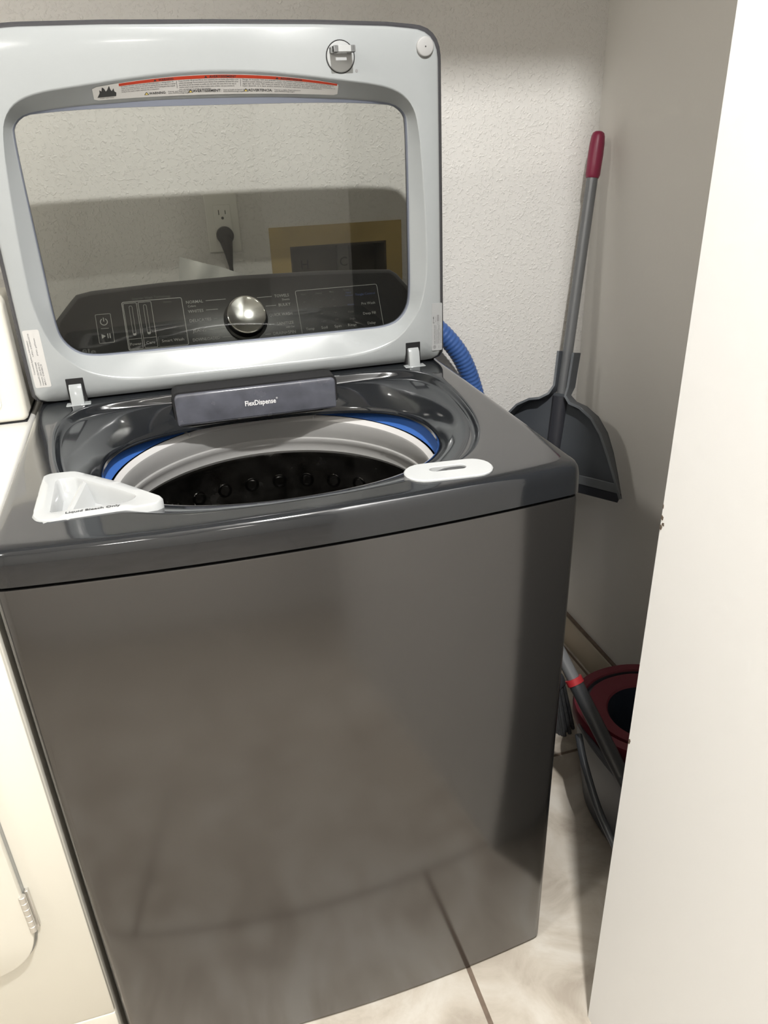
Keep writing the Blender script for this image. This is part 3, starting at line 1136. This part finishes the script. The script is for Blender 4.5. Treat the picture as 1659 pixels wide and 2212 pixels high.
pr = Print()
S = 0.0052
for s, u, v, le in (('NORMAL', -0.098, 0.1175, -0.030), ('WHITES', -0.097, 0.1010, -0.046), ('DELICATES', -0.097, 0.0845, -0.0500), ('JEANS', -0.0945, 0.0665, -0.040), ('DOWNLOADED', -0.0965, 0.0505, -0.029)):
    wd = {'NORMAL': 0.029, 'WHITES': 0.026, 'DELICATES': 0.037, 'JEANS': 0.0225, 'DOWNLOADED': 0.046}[s]
    pr.text(s, u, v, S, 'l', False, width=wd)
    pr.line(u + wd + 0.0045, v + 0.0025, le, v + 0.0025, 0.0009)
for s, u, v, ls in (('TOWELS', 0.081, 0.1150, 0.024), ('BULKY', 0.0815, 0.0985, 0.037), ('QUICK WASH', 0.0815, 0.0815, 0.036), ('SANITIZE', 0.0815, 0.0650, 0.040), ('DRAIN+SPIN', 0.0825, 0.0480, 0.028)):
    wd = {'TOWELS': 0.026, 'BULKY': 0.0215, 'QUICK WASH': 0.041, 'SANITIZE': 0.030, 'DRAIN+SPIN': 0.040}[s]
    pr.text(s, u, v, S, 'r', False, width=wd)
    pr.line(ls, v + 0.0025, u - wd - 0.0045, v + 0.0025, 0.0009)
pr.text('Colors', -0.096, 0.1110, 0.0036, 'l', width=0.0135)
pr.text('Sheets', 0.081, 0.1085, 0.0036, 'r', width=0.0135)
pr.text('with Oxi', 0.0815, 0.0585, 0.0036, 'r', width=0.0150)
# power / start
pr.rrect(-0.2490, 0.0625, -0.2240, 0.1125, 0.002, 0.0007)
pr.line(-0.2430, 0.0875, -0.2300, 0.0875, 0.0007)
pr.ring(-0.2365, 0.0990, 0.0062, 0.0013, pi * 0.66, pi * 2.34).line(-0.2365, 0.0995, -0.2365, 0.1063, 0.0013)
pr.poly([(-0.2435, 0.0705), (-0.2435, 0.0785), (-0.2365, 0.0745)]).line(-0.2335, 0.0705, -0.2335, 0.0785, 0.0017).line(-0.2300, 0.0705, -0.2300, 0.0785, 0.0017)
# smart wash block
pr.rrect(-0.2040, 0.0455, -0.1040, 0.1300, 0.004, 0.0011)
for a, b in ((-0.2020, -0.1795), (-0.1775, -0.1555)):
    pr.rrect(a, 0.0475, b, 0.1275, 0.002, 0.0008)
    pr.line(a, 0.0650, b, 0.0650, 0.0008)
pr.rrect(-0.1930, 0.0705, -0.1875, 0.1225, 0.0027, 0.0006).rrect(-0.1695, 0.0705, -0.1640, 0.1225, 0.0027, 0.0006)
for c in (-0.19025, -0.16675):
    pr.poly([(c + 0.0027 * cos(a), 0.0733 + 0.0027 * sin(a)) for a in [pi + pi * k / 8 for k in range(9)]] + [(c + 0.0027, 0.0755), (c, 0.0742), (c - 0.0027, 0.0755)])
pr.text('Power', -0.1908, 0.0540, 0.0047, 'c', width=0.0185).text('Care', -0.1665, 0.0540, 0.0047, 'c', width=0.0145).text('Smart Wash', -0.1295, 0.0545, 0.0047, 'c', width=0.0370)
# options block
pr.rrect(0.0930, 0.0410, 0.2450, 0.1240, 0.004, 0.0009)
for s, u, wd in (('Temp', 0.1090, 0.0155), ('Soil', 0.1350, 0.0115), ('Spin', 0.1600, 0.0130), ('Rinse', 0.1865, 0.0155), ('Delay', 0.2230, 0.0150)):
    pr.text(s, u, 0.0505, 0.0048, 'c', width=wd)
pr.text('Deep Fill', 0.2220, 0.0690, 0.0047, 'c', width=0.0235).text('Pre Wash', 0.2230, 0.0875, 0.0047, 'c', width=0.0255)
pr.build('console_print', fas(0.0046), PRINT_G, console)
pr = Print()
pr.text('Smarter Wash Technology', -0.1540, 0.1320, 0.0042, 'c', width=0.064).text('Status', -0.1290, 0.1225, 0.0032, 'c', width=0.0135)
pr.rrect(-0.1535, 0.0475, -0.1060, 0.0655, 0.002, 0.0007)
for s, u, v in (('Hot', 0.107, 0.1145), ('Heavy', 0.135, 0.1145), ('Max', 0.159, 0.1150), ('Deep', 0.187, 0.1165), ('Cold', 0.109, 0.0630), ('Light', 0.136, 0.0630), ('Off', 0.160, 0.0635), ('Single', 0.189, 0.0625), ('Extra', 0.188, 0.0755)):
    pr.text(s, u, v, 0.0034, 'c')
for u in (0.107, 0.135, 0.160):
    for v in (0.0780, 0.0900, 0.1020):
        pr.line(u - 0.002, v, u + 0.002, v, 0.0008)
pr.build('console_print_dim', fas(0.0046), PRINT_D, console)
pr = Print()
pr.text('Tangle Control', 0.2200, 0.1055, 0.0042, 'c', width=0.0375).text('Warm', 0.190, 0.0885, 0.0034, 'c').text('Fabric', 0.190, 0.1110, 0.003, 'c').text('Softener', 0.190, 0.1060, 0.003, 'c')
pr.build('console_print_blue', fas(0.0046), PRINT_B, console)
Print().text('Profile', -0.2560, 0.0460, 0.0095, 'r', True, width=0.050).build('console_logo', fas(0.0046), PRINT_MID, console)

KQ = FN.to_track_quat('Z', 'Y').to_matrix().to_4x4()
KM = Matrix.Translation(FO + FU * -0.0010 + FV * 0.0815 + FN * 0.0042) @ KQ


def knob_part(name, profile, material, parent, label=None):
    o = MB().lathe(profile, 64).build(name, material, None, label=label)
    o.parent = parent
    o.matrix_parent_inverse = parent.matrix_world.inverted()
    o.matrix_world = KM
    return o


knob = knob_part('cycle_knob', [(0.0385, 0.0), (0.0380, 0.0025), (0.0340, 0.0035), (0.0335, 0.0200), (0.0330, 0.0205)], FASCIA_M, console, 'round cycle knob')
knob_part('knob_rim', [(0.0332, 0.0195), (0.0336, 0.0210), (0.0330, 0.0245), (0.0315, 0.0252), (0.0300, 0.0245)], CHROME, console, 'chrome knob rim')
knob_part('knob_face', [(0.0303, 0.0200), (0.0302, 0.0236), (0.0285, 0.0240), (0.010, 0.0240), (0.0006, 0.0240)], KNOB_M, console, 'spun metal knob face')

# ================================================================== the dryer on the left
DZ = 0.908
dry = thing('clothes_dryer', (-0.355, 0.35, 0.0), 'old cream clothes dryer with a hinged front door left of the washer', 'dryer')
MB().box((-0.700, 0.012, 0.014), (-0.0095, 0.690, DZ - 0.02), 0.006, 3).build('dryer_cabinet', CREAM, dry)
MB().box((-0.7015, 0.007, DZ - 0.021), (-0.0080, 0.692, DZ), 0.007, 4).build('dryer_top', CREAM_TOP, dry)
MB().box((-0.698, 0.0095, 0.018), (-0.0110, 0.03, 0.1285), 0.003, 2).build('toe_panel', CREAM, dry)
MB().box((-0.698, 0.0095, 0.1315), (-0.0110, 0.03, DZ - 0.024), 0.003, 2).build('dryer_front', CREAM, dry)
for fx in (-0.64, -0.07):
    for fy in (0.08, 0.62):
        MB().lathe([(0.020, 0.0), (0.020, 0.008), (0.011, 0.010), (0.011, 0.02)], 16, Matrix.Translation((fx, fy, 0))).build('foot', BLACK, dry)
dpl = fillet([(-0.640, 0.290, 0.07), (-0.0735, 0.290, 0.085), (-0.0735, 0.800, 0.05), (-0.640, 0.800, 0.05)], 12)
dpl2 = fillet([(-0.642, 0.288, 0.07), (-0.0705, 0.288, 0.085), (-0.0705, 0.802, 0.05), (-0.642, 0.802, 0.05)], 12)
door = MB().extrude(dpl, 'y', -0.0035, 0.0095, 0.003, 2, which='a').build('dryer_door', CREAM, dry, label='cream dryer door')
MB().extrude(dpl2, 'y', 0.0060, 0.0105).build('door_gap_shade', GREYGAP, dry)  # grey rim stands in for the shadow line around the door
hg = MB()
MB().box((-0.0700, 0.0030, 0.362), (-0.0655, 0.0100, 0.434), 0.0008, 1).build('hinge_leaf', HINGE_M, dry)
for k in range(6):
    z = 0.3645 + k * 0.0115
    MB().lathe([(0.0040, 0.0), (0.0047, 0.0006), (0.0047, 0.0104), (0.0040, 0.0110)], 14, Matrix.Translation((-0.0725, -0.0020, z))).build('hinge_knuckle', HINGE_M, dry)
# lint cover and console
MB().box((-0.40, 0.30, DZ - 0.001), (-0.060, 0.46, DZ + 0.0025), 0.002, 2).build('lint_cover', CREAM_TOP, dry)
MB().box((-0.075, 0.400, DZ + 0.0010), (-0.066, 0.452, DZ + 0.0032), 0.0005, 1).build('lint_slot', BLACK, dry)
cprof = fillet([(0.500, DZ + 0.0025, 0.010), (0.515, 1.0985, 0.018), (0.660, 1.0985, 0.02), (0.660, DZ + 0.0025, 0.005)], 6)
cons = MB().extrude(cprof, 'x', -0.700, -0.0120, 0.010, 4).build('dryer_console', CREAM, dry)
MB().extrude([(0.505, DZ - 0.001), (0.655, DZ - 0.001), (0.655, DZ + 0.003), (0.505, DZ + 0.003)], 'x', -0.695, -0.016).build('console_shadow_gap', SEAM_M, dry)
fM = Matrix.Translation((0, 0.4995, DZ + 0.0025)) @ Matrix.Rotation(-atan2(0.015, 0.188), 4, 'X')
MB().extrude(fillet([(-0.68, 0.022, 0.012), (-0.046, 0.022, 0.012), (-0.046, 0.170, 0.012), (-0.68, 0.170, 0.012)], 6), 'y', -0.0015, 0.004, 0.001, 2, fM).build('dryer_fascia', CREAM_TOP, cons)

# ================================================================== things on and behind the washer
KW = 1.010


def wx(x):
    return 0.2224 + (x - 0.2224) * KW


def wz(z):
    return 1.3079 + (z - 1.3079) * KW


ou = thing('wall_outlet', (wx(0.36), YB, wz(1.16)), 'white double wall outlet behind the lid glass', 'outlet')
ox0, ox1, oz0, oz1 = wx(0.328), wx(0.391), wz(1.106), wz(1.213)
om = (ox0 + ox1) / 2
MB().box((ox0, YB - 0.006, oz0), (ox1, YB, oz1), 0.0025, 3).build('cover_plate', OUTLET_M, ou)
fz0, fz1 = oz0 + 0.020, oz1 - 0.020
face = MB().box((om - 0.0165, YB - 0.0085, fz0), (om + 0.0165, YB - 0.004, fz1), 0.001, 2).build('receptacle', OUTLET_M, ou)
for zc in (fz1 - 0.018, fz0 + 0.016):
    MB().box((om - 0.0072, YB - 0.0089, zc), (om - 0.0055, YB - 0.008, zc + 0.009)).build('slot', OUTLET_D, face)
    MB().box((om + 0.0055, YB - 0.0089, zc + 0.001), (om + 0.0070, YB - 0.008, zc + 0.008)).build('slot', OUTLET_D, face)
    MB().lathe([(0.0026, 0.0), (0.0026, 0.0009)], 14, Matrix.Translation((om, YB - 0.008, zc - 0.006)) @ Matrix.Rotation(pi / 2, 4, 'X')).build('slot', OUTLET_D, face)

cord = thing('power_cord', (om, YB - 0.02, 0.93), 'black power cord plugged into the lower half of the outlet', 'power cord')
zc = fz0 + 0.013
pg = MB().lathe([(0.0155, 0.0), (0.0165, 0.004), (0.0165, 0.016), (0.0130, 0.020)], 28, Matrix.Translation((om, YB - 0.009, zc)) @ Matrix.Rotation(pi / 2, 4, 'X'))
pg.build('plug', CORD_M, cord)
MB().tube([(om, YB - 0.019, zc), (om + 0.001, YB - 0.020, zc - 0.014), (om + 0.003, YB - 0.021, zc - 0.034), (om + 0.004, YB - 0.022, zc - 0.056)], [0.0135, 0.0120, 0.0080, 0.0045], 16).build('strain_relief', CORD_M, cord)
MB().tube(smooth_open([(om + 0.004, YB - 0.022, zc - 0.050), (om + 0.004, YB - 0.024, zc - 0.09), (om + 0.002, YB - 0.035, 0.98), (om - 0.01, YB - 0.06, 0.9), (om - 0.02, 0.740, 0.78), (om - 0.02, 0.700, 0.60)], 8), 0.0042, 10).build('cable', CORD_M, cord)

# laundry box in the wall
lb = thing('laundry_valve_box', (0.59, YB, BZ0), 'recessed laundry valve box in a raw ochre board surround', 'valve box')
fx0, fx1, fzt, fzb = wx(0.447), wx(0.722), wz(1.145), 0.915
fr = MB()
for lo, hi in (((fx0, fzb), (BX0, fzt)), ((BX1, fzb), (fx1, fzt)), ((BX0, BZ1), (BX1, fzt)), ((BX0, fzb), (BX1, BZ0))):
    fr.box((lo[0], YB - 0.004, lo[1]), (hi[0], YB + 0.001, hi[1]))
fr.build('board_surround', OCHRE, lb, smooth=False)
ib = MB()
e = 0.004
ib.box((BX0, YB - 0.002, BZ0), (BX0 + e, YB + 0.085, BZ1)).box((BX1 - e, YB - 0.002, BZ0), (BX1, YB + 0.085, BZ1))
ib.box((BX0, YB - 0.002, BZ0), (BX1, YB + 0.085, BZ0 + e)).box((BX0, YB - 0.002, BZ1 - e), (BX1, YB + 0.085, BZ1)).box((BX0, YB + 0.081, BZ0), (BX1, YB + 0.085, BZ1))
ib.build('box_liner', BOX_IN, lb, smooth=False)
MB().box((0.603, YB + 0.070, BZ0 + e), (0.629, YB + 0.081, BZ1 - e), 0.001, 1).build('divider', mat('box_divider', (0.20, 0.19, 0.16), rough=0.6), lb)
for ch, cx_ in (('H', 0.530), ('C', 0.616)):
    Print().text(ch, cx_, 1.049, 0.019, 'c').build('valve_letter', lambda u, v: (u, YB + 0.0692, v), mat('faint_print', (0.04, 0.035, 0.03), rough=0.8), lb)
for vx in (0.540, 0.655):
    v = MB()
    v.lathe([(0.011, 0.0), (0.011, 0.05), (0.014, 0.052), (0.014, 0.062)], 20, Matrix.Translation((vx, YB + 0.045, BZ0 + e)))
    v.build('valve', BRASS, lb)
    MB().box((vx - 0.017, YB + 0.030, BZ0 + 0.066), (vx + 0.017, YB + 0.050, BZ0 + 0.073), 0.002, 1).build('valve_lever', BRASS, lb)
for k, vx in enumerate((0.540, 0.655)):
    hs = MB().tube(smooth_open([(vx, YB + 0.038, BZ0 + 0.028), (vx, YB + 0.012, BZ0 + 0.020), (vx, YB - 0.025, BZ0 - 0.005), (vx, YB - 0.045, 0.86), (vx - 0.02, 0.760, 0.72), (vx - 0.03, 0.7, 0.66)], 8), 0.0095, 12)
    o = hs.build('inlet_hose', CORD_M)
    tag(o, ('black hose from the left valve of the laundry box', 'black hose from the right valve of the laundry box')[k], 'hose', 'inlet hoses')

# corrugated blue drain hose
path = smooth_open([(0.655, 0.835, 1.000), (0.690, 0.800, 0.985), (0.735, 0.772, 0.962), (0.785, 0.756, 0.922), (0.828, 0.750, 0.868), (0.856, 0.750, 0.805), (0.874, 0.749, 0.730), (0.880, 0.747, 0.60), (0.868, 0.745, 0.42),
                    (0.832, 0.742, 0.24), (0.775, 0.738, 0.12), (0.715, 0.722, 0.10)], 60)
dense, acc = [path[0]], 0.0
for a, b in zip(path, path[1:]):
    acc += (b - a).length
    if acc >= 0.00140:
        dense.append(b)
        acc = 0.0
ho = MB().tube(dense, [0.0200 + (0.0009, 0.0004, -0.0007, 0.0004)[i % 4] for i in range(len(dense))], 18).build('drain_hose', HOSE_M, angle=60)
tag(ho, 'blue corrugated drain hose curving down beside the white wall', 'hose')

# cloudy film with a small printed slip tucked behind the console
fb = thing('plastic_bag', (0.34, 0.70, 0.93), 'cloudy plastic bag tucked behind the washer console', 'bag')
vs, fs = [], []
NX, NZ = 16, 10
for j in range(NZ + 1):
    for i in range(NX + 1):
        s, t = i / NX, j / NZ
        x = 0.245 + 0.150 * s + 0.020 * t
        top = 1.118 - 0.052 * s
        z = 0.985 + (top - 0.985) * t
        y = 0.700 + 0.006 * sin(9 * s + 4 * t) + 0.004 * sin(17 * s - 7 * t) + 0.012 * t
        vs.append((x, y, z))
for j in range(NZ):
    for i in range(NX):
        a = j * (NX + 1) + i
        fs.append((a, a + 1, a + NX + 2, a + NX + 1))
FILMT = mat_glass('cloudy_film_sheet', (0.62, 0.62, 0.60), 2.2)
mesh_obj('bag_film', vs, fs, FILM_M, fb, angle=80)
MB().box((0.372, 0.688, 1.035), (0.402, 0.690, 1.072)).build('printed_slip', mat('slip_paper', (0.5, 0.5, 0.48), rough=0.6), fb)
Print().rrect(0.374, 1.037, 0.400, 1.070, 0.002, 0.001).text('EN', 0.387, 1.052, 0.006, 'c').build('slip_print', lambda u, v: (u, 0.6876, v), PRINT_MID, fb)

# ================================================================== broom, dustpan, mop and bucket in the gap
BA = Vector((0.930, 0.580, 0.0))
BB = Vector((1.140, 0.778, 1.291))
bd = (BB - BA).normalized()
bh = Vector((0.474, -0.88, 0)).normalized()
bh = (bh - bd * bh.dot(bd)).normalized()
bn = bh.cross(bd)


def bp_(u, v, n):
    return BA + bh * u + bd * v + bn * n


FRAME = Matrix(((bh.x, bd.x, bn.x, BA.x), (bh.y, bd.y, bn.y, BA.y), (bh.z, bd.z, bn.z, BA.z), (0, 0, 0, 1)))   # local x=u, y=v, z=n
VT = (BB - BA).length
broom = thing('broom', tuple(BA), 'grey-handled broom with a dark red grip leaning in the corner', 'broom')
MB().tube([bp_(0, 0.10, 0), bp_(0, 0.6, 0), bp_(0, VT - 0.078, 0)], 0.0118, 20).build('broom_pole', STEEL_POLE, broom)
MB().tube([bp_(0, VT - t, 0) for t in (0.086, 0.080, 0.060, 0.040, 0.020, 0.006, 0.0, -0.003)], [0.0128, 0.0150, 0.0152, 0.0158, 0.0152, 0.0138, 0.0118, 0.008], 22).build('broom_grip', BERRY, broom, label='dark red grip')
hz = Vector((bh.x, bh.y, 0)).normalized()
nz = Vector((bn.x, bn.y, 0)).normalized()
BMx = Matrix(((hz.x, nz.x, 0, BA.x), (hz.y, nz.y, 0, BA.y), (0, 0, 1, 0), (0, 0, 0, 1)))
hb = MB()
hb.extrude(fillet([(-0.125, 0.115, 0.01), (0.125, 0.115, 0.01), (0.110, 0.145, 0.015), (0.03, 0.165, 0.02), (-0.03, 0.165, 0.02), (-0.110, 0.145, 0.015)], 5), 'y', -0.020, 0.020, 0.005, 2, BMx)
hb.build('broom_head', PAN_M, broom)
br = MB()
for k in range(46):
    u = -0.118 + 0.236 * k / 45
    for dn in (-0.013, 0.0, 0.013):
        u2 = u * 1.28 + random.uniform(-0.002, 0.002)
        a = BMx @ Vector((u, dn, 0.117))
        b = BMx @ Vector((u2, dn * 1.5 + random.uniform(-0.002, 0.002), 0.001 + random.uniform(0, 0.004)))
        m_ = (a + b) / 2
        br.tube([a, m_, b], [0.0040, 0.0046, 0.0044], 6)
bo = br.build('bristles', BRISTLE, broom)
bo['kind'] = 'stuff'

pan = thing('dustpan', tuple(bp_(0, 0.585, 0.02)), 'dark slate dustpan clipped upright onto the broom pole', 'dustpan')
hr = [(0.0215, 0.880), (0.0205, 0.840), (0.0200, 0.805), (0.0235, 0.788), (0.040, 0.776), (0.066, 0.770), (0.098, 0.752), (0.125, 0.722), (0.146, 0.682), (0.163, 0.640), (0.182, 0.588)]
OFFU = 0.008


def pl_(u, v, n):
    return bp_(u + OFFU, v, n)


# floor plate of the pan
fp = [(a, b) for a, b in hr if b < 0.79]
poly = [(-a, b) for a, b in fp] + [(a, b) for a, b in reversed(fp)]
MB().extrude([(u + OFFU, v) for u, v in poly], 'z', 0.0125, 0.0150, M=FRAME).build('pan_plate', PAN_M, pan)
# raised rim, which carries on upwards as the two clip arms
for sgn in (1, -1):
    pts = [Vector((sgn * a, b)) for a, b in hr]
    vs, fs = [], []
    for i, p in enumerate(pts):
        t = (pts[min(i + 1, len(pts) - 1)] - pts[max(i - 1, 0)]).normalized()
        nn = Vector((t.y, -t.x)) * (-sgn)
        tall = (0.042 - 0.024 * max(0, (0.70 - p.y) / 0.11)) if p.y < 0.78 else 0.022 + 0.020 * max(0.0, (0.80 - p.y) / 0.02)
        wd = 0.0050
        for du, n in ((0, 0.012 if p.y < 0.79 else -0.006), (0, tall), (wd, tall), (wd, 0.012 if p.y < 0.79 else -0.006)):
            qv = p + nn * (-du)
            vs.append(pl_(qv.x, qv.y, n))
    m = len(pts)
    for i in range(m - 1):
        for k in range(4):
            fs.append((4 * i + k, 4 * i + (k + 1) % 4, 4 * i + 4 + (k + 1) % 4, 4 * i + 4 + k))
    fs += [(0, 1, 2, 3), (4 * m - 4, 4 * m - 3, 4 * m - 2, 4 * m - 1)]
    mesh_obj('pan_rim', vs, fs, PAN_M, pan, angle=45)
    ev = []
    for i in range(m):
        a_, b_ = vs[4 * i + 1], vs[4 * i + 2]
        ev += [a_ + bn * 0.0006, b_ + bn * 0.0006, b_ - bn * 0.0008 + (b_ - a_) * 0.06, a_ - bn * 0.0008 - (b_ - a_) * 0.06]
    mesh_obj('rim_edge_lit', ev, fs, PAN_EDGE, pan, angle=45)  # thin pale strip paints the light caught along the rim
# channel bulge, step and rubber lip
bul = []
for v, r in ((0.590, 0.010), (0.62, 0.016), (0.70, 0.0175), (0.765, 0.0185), (0.782, 0.0190)):
    bul.append([pl_(r * cos(a), v, 0.0140 + 0.95 * r * sin(a)) for a in [pi * k / 12 for k in range(13)]])
vs = [p for L in bul for p in L]
fs = [(13 * k + i, 13 * k + i + 1, 13 * k + i + 14, 13 * k + i + 13) for k in range(len(bul) - 1) for i in range(12)] + [tuple(range(13 * 4, 13 * 5))]
mesh_obj('pole_channel', vs, fs, mat('slate_plastic_dark', (0.028, 0.029, 0.035), rough=0.4), pan)
MB().extrude([(-0.166 + OFFU, 0.618), (0.166 + OFFU, 0.618), (0.176 + OFFU, 0.598), (-0.176 + OFFU, 0.598)], 'z', 0.0145, 0.0185, 0.001, 1, M=FRAME).build('pan_ramp', PAN_EDGE, pan)
MB().extrude([(-0.180 + OFFU, 0.598), (0.180 + OFFU, 0.598), (0.174 + OFFU, 0.578), (-0.174 + OFFU, 0.578)], 'z', 0.0130, 0.0165, 0.001, 1, M=FRAME).build('rubber_lip', mat('black_rubber_lip', (0.022, 0.024, 0.03), rough=0.5), pan)

# spin-mop bucket
BC = (1.022, 0.165)
bucket = thing('mop_bucket', (BC[0], BC[1], 0.0), 'navy mop bucket with a maroon rim half hidden by the white wall', 'bucket')


def oval(ax, ay, z, n=72, cx=0.0, cy=0.0, p=2.35):
    out = []
    for k in range(n):
        a = 2 * pi * k / n
        c, s = cos(a), sin(a)
        out.append((BC[0] + cx + ax * abs(c) ** (2 / p) * (1 if c >= 0 else -1), BC[1] + cy + ay * abs(s) ** (2 / p) * (1 if s >= 0 else -1), z))
    return out


RZ = 0.250
MB().loft([oval(0.095, 0.160, 0.002), oval(0.100, 0.165, 0.006), oval(0.118, 0.188, 0.13), oval(0.130, 0.203, RZ - 0.026), oval(0.134, 0.207, RZ - 0.024), oval(0.134, 0.207, RZ - 0.014),
           oval(0.126, 0.199, RZ - 0.014), oval(0.113, 0.183, 0.13), oval(0.092, 0.157, 0.012)], True, True).build('bucket_body', BUCKET_M, bucket)


def wo(k, z):
    return oval(0.137 * k, 0.134 * k, z, cx=0.010, cy=0.066, p=2.2)


MB().loft([wo(0.985, RZ - 0.030), wo(1.0, RZ - 0.028), wo(1.012, RZ - 0.004), wo(0.995, RZ + 0.004), wo(0.865, RZ + 0.004), wo(0.850, RZ)]).build('wringer_rim', MAROON, bucket, label='maroon wringer rim')
MB().loft([wo(0.850, RZ), wo(0.845, RZ - 0.010), wo(0.800, RZ - 0.010)]).build('rim_groove', BUCKET_M, bucket)
NW = 72


def circ(r, z):
    return [(BC[0] + 0.014 + r * cos(2 * pi * k / NW), BC[1] + 0.058 + r * sin(2 * pi * k / NW), z) for k in range(NW)]


MB().loft([wo(0.800, RZ - 0.010), wo(0.785, RZ + 0.001), circ(0.082, RZ - 0.004), circ(0.079, RZ - 0.008)]).build('wringer_deck', MAROON, bucket, label='maroon wringer deck')
MB().loft([circ(0.079, RZ - 0.008), circ(0.077, RZ - 0.03), circ(0.066, RZ - 0.12)], False, True).build('wringer_basket', BUCKET_IN, bucket)
# bail handle folded down on the near side
hp = smooth_open([(0.882, 0.225, 0.228), (0.868, 0.170, 0.200), (0.866, 0.090, 0.140), (0.885, 0.000, 0.085), (0.950, -0.062, 0.060), (1.022, -0.078, 0.055)], 8)
MB().tube(hp, 0.0075, 10).build('bail_handle', PAN_M, bucket)

# mop leaning on the washer side
m0, m1 = Vector((0.858, 0.217, 0.370)), Vector((0.907, 0.095, 0.220))
md = (m1 - m0).normalized()
foot_t = (0.055 - m0.z) / md.z
top_t = (0.716 - m0.x) / md.x
mop = thing('mop', tuple(m0 + md * ((0.01 - m0.z) / md.z)), 'dark mop with a red collar resting across the bucket', 'mop')
MB().tube([m0 + md * top_t, m0 + md * (-0.01)], 0.0120, 18).build('mop_pole', STEEL_POLE, mop)
MB().tube([m0 + md * (-0.010), m0 + md * 0.002], 0.0165, 20).build('mop_collar', RED_RING, mop, label='red collar')
MB().tube([m0 + md * 0.002, m0 + md * 0.02, m0 + md * foot_t], [0.0145, 0.0140, 0.0140], 18).build('mop_shaft', mat('charcoal_shaft', (0.034, 0.036, 0.040), rough=0.4), mop)
ft = m0 + md * foot_t
MB().lathe([(0.020, 0.0), (0.055, 0.004), (0.062, 0.014), (0.05, 0.03), (0.022, 0.05), (0.016, 0.065)], 28, Matrix.Translation((ft.x, ft.y, 0.0))).build('mop_head', BRISTLE, mop)
